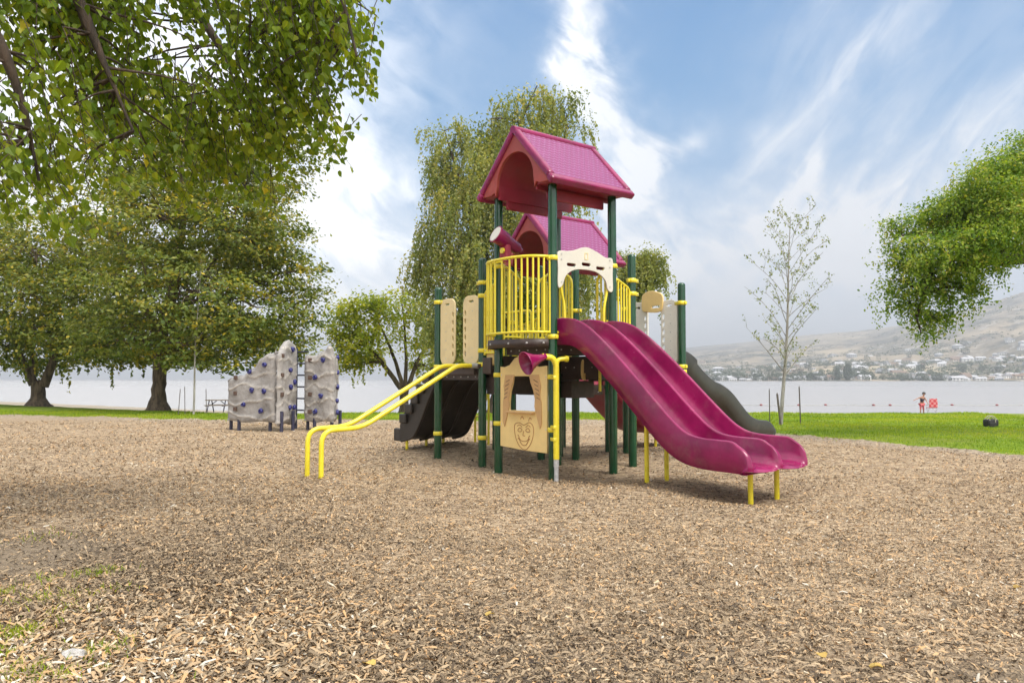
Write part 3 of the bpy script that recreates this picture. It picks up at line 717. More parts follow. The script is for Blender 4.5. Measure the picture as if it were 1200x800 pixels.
def railing(paths_top, path_bot, n, name='railing', r=.021, skip=()):
    """paths: dense lists of points; n balusters spread by index"""
    o = MB(); o.tube(paths_top, r, 10); o.tube(path_bot, r*.85, 10); o.tube([paths_top[0], path_bot[0]], r*.8, 10); o.tube([paths_top[-1], path_bot[-1]], r*.8, 10); ra = o.build(name, M['yellow'], root)
    for k in range(n):
        if k in skip: continue
        t = (k+.5)/n*(len(path_bot)-1); i = int(t); fr = t-i
        a = path_bot[i].lerp(path_bot[min(i+1, len(path_bot)-1)], fr)
        t2 = (k+.5)/n*(len(paths_top)-1); i2 = int(t2); b = paths_top[i2].lerp(paths_top[min(i2+1, len(paths_top)-1)], t2-i2)
        MB().tube([a, b], BR, 8).build('baluster', M['yellow'], ra, a)
    return ra
def straight(p, q, n=8): return [p.lerp(q, k/n) for k in range(n+1)]
rt = arc_ab(DZ1+1.12, -.01); rb = arc_ab(DZ1+.10, -.01)
railing(rt, rb, 17)
def rail_panel(i0, j0, i1, j1, z, h0, h1, n, drop=0.0, in0=.10, in1=.10):
    """flat baluster panel between two posts, with a sloping or level top of heights h0,h1"""
    a, b = P(i0, j0, z), P(i1, j1, z); d = (b-a).normalized(); a = a+d*in0; b = b-d*in1
    top = pathpts([a+UP*.06, a+UP*h0, b+UP*h1, b+UP*.06], .08, 4)
    o = MB(); o.tube(top, .020, 10); o.tube([a+UP*.09, b+UP*.09], .017, 8); ra = o.build('railing', M['yellow'], root)
    for k in range(n):
        t = (k+1)/(n+1); p = a.lerp(b, t)
        MB().tube([p+UP*.09, p+UP*(h0+(h1-h0)*t)], BR, 8).build('baluster', M['yellow'], ra, p)
rail_panel(1, 1, 1.13, 1.47, DZ1, 1.05, .95, 4, in0=.06, in1=.06)
rail_panel(1, 0, 1.5, .13, DZ1-.1, 1.04, .92, 4, in0=.09, in1=.08)
rail_panel(0, 1, .08, 1.43, DZ2+.15, 1.12, 1.0, 3, in0=.09, in1=.08)
rail_panel(1.5, 1.17, 1.55, 1.55, DZ2, 1.0, .85, 3, in0=.06, in1=.06)
rail_panel(1.14, 1.6, 1.14, 2.48, DZ2, .98, .98, 6)
rail_panel(1.13, 1.47, 1.52, 2.55, DZ4+.1, 1.0, .9, 7)
rail_panel(1.52, 2.55, 2.6, 2.6, DZ4, .98, .98, 8)
rail_panel(2.56, 1.2, 2.55, 1.55, DZ4+.1, .98, .9, 3, in0=.06, in1=.06)
rail_panel(1, .72, 1, 1.0, DZ1, 1.0, 1.15, 3, in0=.0, in1=.06)
rail_panel(1, .0, 1, .26, DZ1, 1.15, .95, 2, in0=.06, in1=.0)
rail_panel(.02, 1.0, .36, 1.0, DZ1, 1.15, .95, 3, in0=.08, in1=0)
rail_panel(.66, 1.0, 1.0, 1.0, DZ1, .95, 1.15, 3, in0=0, in1=.08)
# entry loops beside the double slide
for (i, s) in ((0, 1), (1, -1)):
    p = P(i, -.015); q = U*s
    MB().tube(pathpts([p+q*.10+UP*2.93, p+q*.13+UP*2.55, p+q*.20+UP*2.30, p+q*.20+UP*2.02], .1, 5), .020, 10).build('grab_bar', M['yellow'], root)
    MB().tube(pathpts([p+q*.05+UP*1.93, p+q*.12+UP*1.93], .1, 5), .020, 10).build('grab_bar', M['yellow'], root)

# wavy white panel over the double slide opening
x0, x1 = .05, S-.05
out = spl([(x0, 2.55), (x0-.0, 2.8), (x0, 3.02), (x0+.18, 3.05), (.36, 3.075), (.58, 3.14), (.78, 3.10), (.98, 3.03), (x1, 3.02), (x1+.0, 2.8), (x1, 2.56), (x1-.10, 2.57), (x1-.15, 2.70), (.80, 2.80), (.585, 2.82), (.36, 2.80), (.20, 2.71), (.13, 2.57)], 4)
holes = [rrect(cx-.085, cz-.022, cx+.085, cz+.022, .022) for cx, cz in ((.30, 2.865), (.585, 2.895), (.87, 2.865))]
me = plate([out]+holes, .024, P(0, -.04), U, UP, 'wavy_panel'); wp = link('wavy_panel', me, M['white'], root)
me = plate([rrect(.55, 2.96, .62, 3.06, .008), rrect(.562, 2.972, .608, 3.048, .004)], .006, P(0, -.04)-V_*.015, U, UP, 'routed_square', .001); link('routed_square', me, M['tan_light'], wp)
mb = MB()
for a_, z in ((.11, 3.0), (.11, 2.93), (.11, 2.62), (x1-.06, 3.0), (x1-.06, 2.9), (x1-.06, 2.62)): mb.tube([P(0, -.04, z)+U*a_-V_*.012, P(0, -.04, z)+U*a_-V_*.02], .012, 8)
mb.build('panel_bolt', M['bolt'], wp)

# tall arched panels with slot holes
def arch_panel(i, j, d, z0, h, w_, m, flip=False, slots=True, off=0.0, name='arch_panel'):
    """panel starting beside post (i,j) running along direction d"""
    o = P(i, j)+d*(PR+.02)+Vector((-d.y, d.x, 0))*off
    top = z0+h
    out = rrect(0, z0, w_, top, .13, 6)
    hs = []
    if slots:
        for k in range(6):
            z = z0+.12+k*(h-.3)/6; hs.append(rrect(w_-.075, z, w_-.035, z+(h-.3)/6-.045, .018, 3))
        hs.append(rrect(w_*.33, top-.11, w_*.62, top-.075, .016, 3))
    me = plate([out]+hs, .03, o, d, UP, name)
    pn = link(name, me, m, root)
    e = MB()
    for k in range(7):
        z = z0+.1+k*(h-.2)/6; q = Vector((-d.y, d.x, 0)); e.tube([o+d*w_*.40+q*.012+UP*z, o+d*w_*.40+q*.019+UP*z], .009, 8); e.tube([o+d*w_*.40-q*.019+UP*z, o+d*w_*.40-q*.012+UP*z], .009, 8)
    e.build('panel_bolt', M['bolt'], pn); return pn
arch_panel(.10, 2.47, mV, DZ2+.08, 1.06, .40, M['tan_light'])
arch_panel(.08, 1.43, V_, DZ2+.08, 1.06, .40, M['tan_light'])
arch_panel(.08, 1.43, (P(0, 1)-P(.08, 1.43)).normalized(), DZ2+.02, 1.0, .22, M['tan'], slots=False, off=.04)
arch_panel(2.56, .17, V_, DZ2+.08, 1.06, .34, M['white_lit'])
arch_panel(2.56, 1.2, mV, DZ2+.08, 1.06, .42, M['white_lit'])
arch_panel(2.62, .10, V_, DZ2+.3, .7, .10, M['tan'], slots=False)
# tan hood board between the two white panels
out = spl([(0, .02), (-.02, .24), (.08, .31), (.20, .34), (.32, .33), (.42, .26), (.42, .04), (.34, .0), (.20, -.02), (.08, -.02)], 5)
me = plate([out, rrect(.04, .05, .22, .09, .01)], .03, P(2.53, .49, 2.42), V_, UP, 'hood_board'); link('hood_board', me, M['tan'], root)
# low tan board seen behind the slide entrance
out = spl([(0, 0), (0, .30), (.12, .36), (.35, .28), (.6, .26), (.80, .36), (.92, .30), (.92, 0)], 4)
me = plate([out], .025, P(2.53, 1.63, DZ4+.25), V_, UP, 'low_board'); link('low_board', me, M['tan_light'], root)
me = plate([out], .025, P(1.06, .20, DZ1+.0)+V_*.0, V_, UP, 'low_board'); link('low_board', me, M['tan_light'], root)

# puppet panel under the tower, side A-B
pw = S-2*(PR+.02); po_ = P(0, 0)+V_*(PR+.02)-U*.02
# panel runs from post A (x=0) to post B (x=pw); visible face towards -U
out = [(0, .30), (0, 1.48), (.16, 1.47), (.30, 1.50), (.42, 1.60), (.55, 1.63), (.68, 1.60), (.80, 1.50), (.92, 1.47), (pw, 1.48), (pw, .34), (pw*.5, .31)]
win = spl([(.26, .84), (.25, 1.02), (.32, 1.22), (.30, 1.34), (.74, 1.34), (.70, 1.22), (.78, 1.02), (.77, .84)], 4)
win = [(.25, .86), (.25, .98), (.27, 1.12), (.32, 1.24), (.34, 1.34), (.70, 1.34), (.72, 1.24), (.77, 1.12), (.79, .98), (.79, .86)]
me = plate([out, win], .024, po_, V_, UP, 'puppet_panel'); pp = link('puppet_panel', me, M['tan'], root)
fo = po_-U*.017
for s, xs in ((1, 0), (-1, 1)):
    X = lambda x: x if s > 0 else 1.04-x
    cur = [(X(.10), .70), (X(.14), .62), (X(.20), .78), (X(.25), .92), (X(.24), 1.02), (X(.27), 1.14), (X(.33), 1.25), (X(.36), 1.36), (X(.16), 1.36), (X(.12), 1.2), (X(.14), 1.08), (X(.11), .98)]
    me = plate([cur if s > 0 else cur[::-1]], .012, fo, V_, UP, 'curtain_cutout', .002); cu_ = link('curtain_cutout', me, M['terra'], pp)
    g = MB()
    for k in range(5):
        z = 1.02+.06*k; g.tube([fo-U*.009+V_*X(.13+.012*k)+UP*z, fo-U*.009+V_*X(.20+.015*k)+UP*(z+.03)], .004, 5)
    g.build('curtain_fold', M['hole'], cu_)
mb = MB(); mb.box(fo+V_*.52+UP*.835-U*.02, (.56, .09, .025), ax=(V_, U, UP), bev=.008); mb.build('window_sill', M['terra'], pp)
# engraved laughing mask
g = MB()
def eng(pts, closed=False, r=.005):
    q = spl(pts, 5, closed)
    q = q+[q[0]] if closed else q+[pts[-1]]
    g.tube([fo+U*.003+V_*(1.04-x)+UP*z for x, z in q], r, 5)
mx, mz = .56, .52
eng([(mx-.20, mz+.13), (mx-.10, mz+.17), (mx, mz+.14), (mx+.12, mz+.18), (mx+.20, mz+.12), (mx+.19, mz-.02), (mx+.12, mz-.14), (mx+.02, mz-.20), (mx-.10, mz-.15), (mx-.18, mz-.03)], True)
for s in (-1, 1):
    eng([(mx+s*.13, mz+.06), (mx+s*.09, mz+.10), (mx+s*.04, mz+.07), (mx+s*.08, mz+.045)], True); eng([(mx+s*.14, mz+.12), (mx+s*.09, mz+.14), (mx+s*.04, mz+.11)])
    eng([(mx+s*.13, mz-.0), (mx+s*.10, mz-.03), (mx+s*.13, mz-.06)])
eng([(mx, mz+.06), (mx-.02, mz), (mx+.02, mz-.01)])
eng([(mx-.11, mz-.04), (mx-.05, mz-.08), (mx+.05, mz-.08), (mx+.11, mz-.04), (mx+.05, mz-.13), (mx-.04, mz-.13)], True)
eng([(mx-.07, mz+.22), (mx-.04, mz+.26), (mx, mz+.22)]); eng([(mx+.1, mz+.2), (mx+.13, mz+.25), (mx+.16, mz+.22)])
g.build('engraved_mask', M['engrave'], pp)
# megaphone on a yellow talk tube
tp = P(-.055, -.115); gg = gzs(tp.x, tp.y)
mb = MB(); dv = Vector((-.88, -.30, 0)).normalized()
mb.tube(pathpts([tp+UP*.24, tp+UP*1.50, tp+UP*1.585+dv*.05, tp+UP*1.60+dv*.20], .10, 6), .040, 14)
mb.tube(pathpts([tp+UP*1.45, tp+UP*1.56-dv*.02, tp+UP*1.57-dv*.14], .06, 5), .030, 12); mb.tube([tp+UP*1.57-dv*.13, tp+UP*1.57-dv*.17], .042, 12)
tt = mb.build('talk_tube', M['yellow'], root)
MB().tube([tp+UP*(gg-.08), tp+UP*.26], .030, 14).tube([tp+UP*.14, tp+UP*.262], .036, 14).build('tube_sleeve', M['galv'], tt)
for z in (1.32, .50, .66): MB().box(tp+UP*z+V_*.04, (.15, .07, .05), ax=((P(0, 0)-tp).normalized(), UP.cross(P(0, 0)-tp).normalized(), UP), bev=.012).build('clamp', M['yellow'], tt)
c0 = tp+UP*1.60+dv*.15; hd = Vector((-.84, -.46, -.30)).normalized()
prof = [(0, .042), (.05, .045), (.10, .055), (.17, .080), (.24, .115), (.295, .148), (.315, .160), (.325, .158), (.315, .146), (.26, .110), (.18, .068), (.08, .04), (.02, .03)]
mb = MB(); mb.lathe(c0, hd, prof, 32); mb.build('megaphone_horn', M['magenta'], root)
# telescope on the balcony rail
tb = P(-.12, .72, DZ1+1.14); mb = MB()
ts = tb+UP*.02
mb.box(ts+UP*.12, (.17, .10, .22), ax=(V_, U, UP), bev=.03); mb.tube([ts-UP*.03, ts+UP*.05], .045, 12)
sc_ = mb.build('telescope_stand', M['magenta_under'], root)
MB().tube([arc_ab(DZ1+1.12)[18], arc_ab(DZ1+1.12)[15].lerp(tb, .6), tb], .02, 8).build('stand_arm', M['yellow'], sc_)
td = (-Vector((1, 0, 0))*.72+UP*.42-Vector((0, 1, 0))*.45).normalized(); tc_ = ts+UP*.28
prof = [(a*1.15, r_*1.38) for a, r_ in [(-.26, .035), (-.22, .042), (-.20, .060), (-.02, .068), (0, .082), (.13, .088), (.15, .096), (.16, .094), (.155, .080), (.10, .06)]]
mb = MB(); mb.lathe(tc_, td, prof, 24); mb.build('telescope_tube', M['magenta'], sc_)
MB().tube([tc_+td*.15, tc_+td*.187], [.116, .115], 20).build('lens_ring', M['white'], sc_)
mb = MB(); mb.tube([ts+UP*.13-U*.05-V_*.01, ts+UP*.13-U*.075-V_*.01], .045, 6); mb.build('stand_badge', M['yellow'], sc_)
# small gear panel under the middle deck and low rail pieces
mb = MB(); q = P(.98, .52, 1.44)
me = plate([spl([(0, -.12), (.0, .12), (.10, .17), (.2, .10), (.26, 0), (.2, -.10), (.1, -.15)], 4)], .03, q, U, UP, 'spinner_panel'); link('spinner_panel', me, M['tan'], root)
MB().tube([P(1.0, .22, 1.12), P(1.0, .22, 1.74)], .022, 10).build('support_bar', M['yellow'], root)
MB().tube([P(0, -.0, 1.2)+U*.18+V_*.6, P(0, 0, 1.74)+U*.18+V_*.6], .022, 10).build('support_bar', M['galv'], root)

# --------------------------------------------------------------- slides
def sweep(stations, section, name, m, parent, front=None, tips=True):
    """stations: (pos, side, normal, hscale, fwd, wscale); section: closed loop of (s, h)"""
    mb = MB(); n = len(section); v = []; f = []
    for (p, sd_, nn, hs, fw, ws) in stations:
        for (s, h) in section:
            hh = h*hs if h > 0 else h
            k = 0.0
            if front: k = front(s)*fw
            v.append(p+sd_*s*ws+nn*hh+k_dir*k)
    ns = len(stations)
    for a in range(ns-1):
        for k in range(n): f.append((a*n+k, a*n+(k+1) % n, (a+1)*n+(k+1) % n, (a+1)*n+k))
    f.append(tuple(range(n))); f.append(tuple(range((ns-1)*n, ns*n))[::-1])
    mb.add(v, f)
    me = mb.mesh(name)
    bm = bmesh.new(); bm.from_mesh(me); bmesh.ops.recalc_face_normals(bm, faces=bm.faces[:]); bm.to_mesh(me); bm.free()
    for q in me.polygons: q.use_smooth = True
    return link(name, me, m, parent)
def section(chutes, half, wall, lip, bed_curve=.045, thick=.05, mid=None, drop=.05):
    """open-top trough section(s), closed loop going along the top left to right and back underneath"""
    top = []; cw = 2*half/chutes
    mid = wall if mid is None else mid
    def lobe(c, hgt, wide, out_only=0):
        o = []
        for k in range(7):
            a = math.pi*(1-k/6); o.append((c+wide*math.cos(a), hgt-wide*.8+wide*.8*math.sin(a)))
        return o
    top.append((-half-lip*.55, -drop)); top.append((-half-lip*1.0, wall*.35))
    top += lobe(-half, wall, lip)
    for ch in range(chutes):
        l_ = -half+cw*ch; r_ = l_+cw
        a0, a1 = l_+lip*1.2, r_-lip*1.2
        for k in range(11):
            u = -1+2*k/10; x = (a0+a1)/2+(a1-a0)/2*u*.985
            top.append((x, bed_curve*abs(u)**4+ (wall*.40*max(0, abs(u)-.8)/.2 if abs(u) > .8 else 0)))
        top += lobe(r_, wall if ch == chutes-1 else mid, lip)
    top.append((half+lip*1.0, wall*.35)); top.append((half+lip*.55, -drop))
    bot = [(half-.03, -drop-.008), (half*.5, -thick), (0, -thick), (-half*.5, -thick), (-half+.03, -drop-.008)]
    return top+bot
def profile(pts, n=60):
    """pts (t,z) control; returns dense smooth list with arc tangents"""
    q = spl(pts, 12, False)+[pts[-1]]
    return q
def slide(name, base, fwd, side, prof, sec, m, parent, hs=None, front=None, twist=None):
    global k_dir
    k_dir = fwd
    st = []; n = len(prof)
    for k, (t, z) in enumerate(prof):
        a = prof[max(0, k-1)]; b = prof[min(n-1, k+1)]
        tx, tz = b[0]-a[0], b[1]-a[1]; l_ = math.hypot(tx, tz)
        nn = (UP*tx-fwd*tz)/l_
        u = k/(n-1)
        st.append((base+fwd*t+UP*z, side, nn, hs(t, u) if hs else 1, max(0, min(1, (u-.75)/.25)) if front else 0, twist(t) if twist else 1))
    return sweep(st, sec, name, m, parent, front)
# double slide
dbase = P(.5, 0)-V_*.02
prof = profile([(-.06, 1.835), (.10, 1.835), (.34, 1.79), (.60, 1.635), (.95, 1.36), (1.24, 1.11), (1.51, .87), (1.77, .645), (1.97, .50), (2.16, .415), (2.38, .375), (2.6, .365), (2.82, .36), (2.90, .355), (2.95, .335), (2.96, .31)])
def hsd(t, u):
    a = 1+.05*math.exp(-((t-.1)/.3)**2)
    if t > 2.74: a *= max(.03, 1-((t-2.74)/.222)**2)**.5 if t < 2.96 else .03
    return a
sec = section(2, .535, .275, .027, .02, .05, drop=.07)
def frd(s):
    c = -.265 if s < 0 else .265
    return .13*max(0, 1-((s-c)/.30)**2)
ds = slide('double_slide', dbase, -V_, U, prof, sec, M['magenta'], root, hsd, frd, lambda t: .90+.14*min(1, max(0, t/2.4)))
for k, (s, t) in enumerate(((-.17, 2.76), (.35, 2.76), (-.10, 1.20), (.286, 1.20))):
    z = .31 if t > 2 else .93
    p = dbase-V_*t+U*s; g = gzs(p.x, p.y)-.1
    mb = MB(); mb.tube([p+UP*g, p+UP*z], .030, 14); 
    if t > 2: mb.box(p+UP*z, (.13, .09, .02), ax=(U, V_, UP), bev=.006)
    mb.build('slide_leg', M['yellow'], ds, p+UP*g)
# grey wavy slide leaving the right deck towards the lake
gb = P(2.58, .66)
prof = profile([(-.02, 1.50), (.15, 1.50), (.40, 1.43), (.74, 1.20), (1.02, 1.05), (1.25, .98), (1.50, .86), (1.80, .62), (2.07, .43), (2.33, .34), (2.58, .31), (2.78, .30), (2.87, .29), (2.90, .26)])
def hsg(t, u):
    a = 1.0
    if t < .5: a = 1.25
    if t > 2.65: a *= max(.03, 1-((t-2.65)/.26)**2)**.5
    return a
sec = section(1, .30, .24, .036, .04, .045, drop=.06)
gs = slide('wavy_slide', gb+U*.05, U, V_, prof, sec, M['grey'], root, hsg)
for s, t in ((-.18, 2.45), (.18, 2.45)):
    p = gb+U*t+V_*s; g = gzs(p.x, p.y)-.1; MB().tube([p+UP*g, p+UP*.27], .028, 12).build('slide_leg', M['yellow'], gs, p+UP*g)
# short red slide at the back
rb_ = P(2.6, 2.06)
prof = profile([(-.02, 1.20), (.12, 1.20), (.35, 1.05), (.7, .76), (1.05, .50), (1.3, .38), (1.6, .31), (1.95, .29), (2.05, .26)])
sec = section(2, .40, .17, .034, .03, .04, drop=.05)
rs = slide('short_slide', rb_, U, V_, prof, sec, M['magenta_under'], root, lambda t, u: 1 if t < 1.75 else max(.05, 1-((t-1.75)/.3)**2)**.5 if t < 2.04 else .05)
for s, t in ((-.25, .95), (-.25, 1.6), (.25, 1.6)):
    p = rb_+U*t+V_*s; g = gzs(p.x, p.y)-.1; MB().tube([p+UP*g, p+UP*(.55 if t < 1.2 else .27)], .028, 12).build('slide_leg', M['yellow'], rs, p+UP*g)

# --------------------------------------------------------------- brown stepped climber beyond the left deck
cb = P(.12, 2.50)
run, ztop, zbot, wid = 1.06, DZ2-.02, .40, 1.14
mb = MB(); nst = 6
# upper stepped surface and lower S-curved shell, joined into one solid
prof_up = []
for k in range(nst):
    t0 = run*(k)/nst; z = ztop-(ztop-zbot)*(k+.0)/nst
    z1 = ztop-(ztop-zbot)*(k+1)/nst
    prof_up += [(t0+.03, z+.075), (t0+.12+.10, z+.06), (t0+.125+.10, z-.04)]
prof_up[-1] = (run+.10, zbot+.1)
low = spl([(run+.08, .24), (run*.72, .34), (run*.5, .62), (run*.30, .95), (run*.12, 1.19), (0, 1.28)], 6, False)+[(0, 1.28)]
loop = [(0, ztop+.075)]+prof_up+low
nl = len(loop)
v = [cb+U*(-.0)+V_*t+UP*z for t, z in loop]+[cb+U*wid+V_*t+UP*z for t, z in loop]
mb.add(v, [(k, (k+1) % nl, nl+(k+1) % nl, nl+k) for k in range(nl)], 0, False)
def flat_end(vs):
    bm = bmesh.new(); bv = [bm.verts.new(q) for q in vs]; bm.faces.new(bv); bmesh.ops.triangulate(bm, faces=bm.faces[:]); bm.verts.index_update()
    r = [tuple(q.index for q in f_.verts) for f_ in bm.faces]; bm.free(); return r
tri = flat_end(v[:nl]); mb.add(v[:nl], tri, 0, False); mb.add(v[nl:], [q[::-1] for q in tri], 0, False)
# moulded ribs along the underside
for fx in (.02, .36, .66, .98):
    mb.tube([cb+U*wid*fx+V_*(t-.0)+UP*(z-.012) for t, z in low], .026, 8)
cl = mb.build('stepped_climber', M['stepbrown'], root)
for k in range(nst-1):   # grey wooden-toned tread noses that stick out on the left
    t0 = run*(k+1)/nst; z = ztop-(ztop-zbot)*(k+1)/nst+.05
    MB().box(cb+U*(-.03)+V_*(t0+.12)+UP*z, (.06, .20, .16), ax=(U, V_, UP), bev=.02).build('tread_end', M['stepbrown'], cl)
MB().box(cb+U*.06+V_*(run+.20)+UP*.33, (.12, .22, .22), ax=(U, V_, UP), bev=.02).build('tread_end', M['stepbrown'], cl)
for fx in (.05, .40, .72):
    p = cb+U*wid*fx+V_*(run*.96); g = gzs(p.x, p.y)-.1; MB().tube([p+UP*g, p+UP*.30], .026, 10).build('climber_leg', M['yellow'], cl, p+UP*g)
for fx, t in ((1.3, .55), (1.3, .95)):
    p = cb+U*wid*fx+V_*t; g = gzs(p.x, p.y)-.1
    mb = MB(); mb.tube([p+UP*g, p+UP*1.15], .022, 10); mb.build('climber_rail', M['yellow'], cl, p+UP*g)
mb = MB()
mb.tube(pathpts([cb+U*wid*1.3+V_*.55+UP*1.1, cb+U*wid*1.3+V_*.75+UP*.62, cb+U*wid*1.3+V_*.95+UP*.62], .06, 4), .02, 10); mb.build('climber_rail', M['yellow'], cl)

# --------------------------------------------------------------- bannister bars
for dj in (0.0, .345):
    e0 = P(.06, 1.46+dj)
    L0 = 2.44
    p = lambda d, z: e0-U*d+UP*z
    b = p(L0+.20, 0); g = gzs(b.x, b.y)
    pts = pathpts([p(.16, 1.50), p(.42, 1.50), p(2.0, .645), p(2.60, .645-.02), p(2.60, g-.08)], .19, 8)
    # straighten the top bend into a tighter one
    bar = MB().tube(pts, .034, 16).build('bannister_bar', M['yellow'], root)
    MB().tube([p(.02, 1.50), p(.17, 1.50)], .040, 14).build('coupling', M['galv'], bar)
mb = MB(); mb.box(P(.02, 1.66, 1.50), (.05, .62, .06), ax=(U, V_, UP), bev=.01); mb.build('bar_bracket', M['brown'], root)
mb = MB(); mb.box(P(.04, 1.95, 1.42), (.03, .95, .10), ax=(U, V_, UP), bev=.01); mb.box(P(.05, 1.28, 1.50), (.05, .20, .24), ax=(U, V_, UP), bev=.01); mb.build('deck_bracket', M['brown'], root)

# --------------------------------------------------------------- climbing walls
cw = thing('climbing_wall', 'grey moulded rock climbing wall with blue holds standing on the chips under the big tree', 'climbing wall', (-6.0, 20.6, gzs(-6, 20.6)))
def rock_panel(p0, p1, thick, z0, topf, nrm_side, holds, squares, seed, name='rock_panel'):
    """bumpy moulded slab from ground points p0 to p1; topf(u) gives the height of its ragged top"""
    d = (p1-p0); Lw = d.length; d.normalize(); nn = Vector((-d.y, d.x, 0))*nrm_side
    nu, nz = 40, 46; v = []; seam = []; f = []
    def col_(u, w_, side):
        zt = topf(u); z = z0+.02*math.sin(u*9+seed)+(zt-z0)*w_
        x = u*Lw
        # seams: wandering ridges that run across the slab
        s = 0.0
        for k in range(6):
            zk = z0+.15+k*.36+.07*math.sin(u*5.5+k*2.1+seed)+.035*math.sin(u*13+k+seed)
            s = max(s, math.exp(-((z-zk)/.016)**2))
        b = .045*noise.noise(Vector((x*1.9, z*1.9, seed)))+.02*noise.noise(Vector((x*5, z*5, seed+3)))
        edge = min(u, 1-u)*Lw; edge2 = min(w_, 1-w_)*(zt-z0)
        ro = -.05*math.exp(-(edge/.05)**2)-.05*math.exp(-(edge2/.05)**2)
        jag = .035*noise.noise(Vector((z*3.3, seed*2.1, u*2)))*math.exp(-(edge/.25)**2)
        off = (thick/2+b+ro+s*.032)*side
        return p0+d*(x+jag)+nn*off+UP*z, s
    for side in (1, -1):
        for a in range(nz+1):
            for k in range(nu+1):
                q, s = col_(k/nu, a/nz, side); v.append(q); seam.append(s if side > 0 else s*.5)
    m_ = (nu+1)*(nz+1)
    for a in range(nz):
        for k in range(nu):
            i = a*(nu+1)+k; f.append((i, i+1, i+nu+2, i+nu+1)); j = i+m_; f.append((j, j+nu+1, j+nu+2, j+1))
    for k in range(nu):
        f.append((k, k+m_, k+m_+1, k+1)); i = nz*(nu+1)+k; f.append((i, i+1, i+1+m_, i+m_))
    for a in range(nz):
        i = a*(nu+1); f.append((i, i+nu+1, i+nu+1+m_, i+m_)); i += nu; f.append((i, i+m_, i+m_+nu+1, i+nu+1))
    mb = MB(); mb.add(v, f); me = mb.mesh(name)
    at = me.attributes.new('seam', 'FLOAT', 'POINT'); at.data.foreach_set('value', np.array(seam, np.float32))
    bm = bmesh.new(); bm.from_mesh(me); bmesh.ops.recalc_face_normals(bm, faces=bm.faces[:]); bm.to_mesh(me); bm.free()
    o = link(name, me, M['rock'], cw)
    r = random.Random(int(seed*10))
    for (u, z) in holds:
        c = p0+d*u*Lw+nn*(thick/2+.03)+UP*z; mb = MB(); n = 9
        ring = []
        for rr, h in ((.058, -.03), (.064, .01), (.048, .035), (.028, .04), (.022, .016), (.010, .010)):
            ring.append([c+d*(rr*math.cos(2*math.pi*k/n)*(1+.22*math.sin(k*2.3+u*9)))+UP*(rr*1.05*math.sin(2*math.pi*k/n)*(1+.2*math.cos(k*1.7+z*7)))+nn*h for k in range(n)])
        vv = [q for a in ring for q in a]; ff = []
        for a in range(len(ring)-1):
            for k in range(n): ff.append((a*n+k, a*n+(k+1) % n, (a+1)*n+(k+1) % n, (a+1)*n+k))
        ff.append(tuple(range((len(ring)-1)*n, len(ring)*n))); mb.add(vv, ff); mb.build('hand_hold', M['blue'], o, c)
    for (u, z) in squares:
        c = p0+d*u*Lw+nn*(thick/2+.012)+UP*z; mb = MB(); mb.box(c, (.10, .05, .10), ax=(d, nn, UP), bev=.01); mb.build('square_socket', M['hole'], o, c)
    return o
def leg(p, r=.045, top=.5):
    g = gzs(p.x, p.y)-.1; MB().tube([Vector((p.x, p.y, g)), Vector((p.x, p.y, top))], r, 12).build('support_leg', M['darkmetal'], cw)
pa, pb_, pc = Vector((-7.30, 20.9, 0)), Vector((-5.86, 20.20, 0)), Vector((-5.62, 21.2, 0))
tl = lambda u: float(np.interp(u, [0, .1, .2, .3, .42, .55, .68, .8, .9, 1], [1.25, 1.32, 1.37, 1.40, 1.50, 1.60, 1.78, 1.90, 1.93, 2.02]))+.02*math.sin(u*31)
rock_panel(pa, pb_, .14, .22, tl, -1, [(.80, 1.66), (.50, 1.48), (.55, 1.02), (.80, 1.0), (.38, .66), (.74, .50)], [(.20, 1.34), (.20, .94), (.20, .54)], 1.3)
tm = lambda u: float(np.interp(u, [0, .2, .4, .6, .8, 1], [1.98, 2.08, 2.22, 2.30, 2.22, 2.05]))
rock_panel(Vector((-5.80, 20.05, 0)), Vector((-5.58, 20.95, 0)), .14, .16, tm, -1, [(.62, 2.05), (.52, 1.52), (.75, 1.22), (.55, 1.10), (.50, .58), (.75, .58)], [(.12, 1.88), (.12, 1.40), (.12, .92), (.12, .42)], 4.1)
tr_ = lambda u: float(np.interp(u, [0, .12, .3, .45, .6, .74, .82, .92, 1], [1.86, 1.90, 1.92, 1.92, 1.98, 2.02, 2.14, 2.12, 1.96]))
rock_panel(Vector((-5.28, 20.7, 0)), Vector((-4.48, 20.45, 0)), .16, .22, tr_, -1, [(.68, 1.78), (.42, 1.34), (.62, .88), (.44, .48)], [(.24, 1.78), (.24, 1.34), (.24, .92), (.24, .48)], 7.7)
rock_panel(Vector((-4.56, 20.50, 0)), Vector((-4.60, 21.1, 0)), .18, .22, lambda u: 2.0-.25*u, -1, [(.35, 1.85), (.35, 1.46), (.4, 1.1), (.3, .75), (.4, .45)], [], 9.2)
for q in ((-7.25, 21.0), (-6.95, 20.72), (-6.05, 20.36), (-5.70, 20.12), (-5.52, 20.5), (-5.0, 20.6), (-4.55, 20.55), (-4.42, 20.9)): leg(Vector((q[0], q[1], 0)))
for k in range(6):
    z = .50+k*.30
    MB().tube([Vector((-5.58, 21.05, z)), Vector((-5.24, 20.8, z))], .020, 8).build('rung', M['darkmetal'], cw)
MB().tube([Vector((-5.60, 21.05, 0)), Vector((-5.60, 21.05, 2.1))], .04, 10).build('support_leg', M['darkmetal'], cw)
MB().tube([Vector((-5.22, 20.8, 0)), Vector((-5.22, 20.8, 1.85))], .04, 10).build('support_leg', M['darkmetal'], cw)
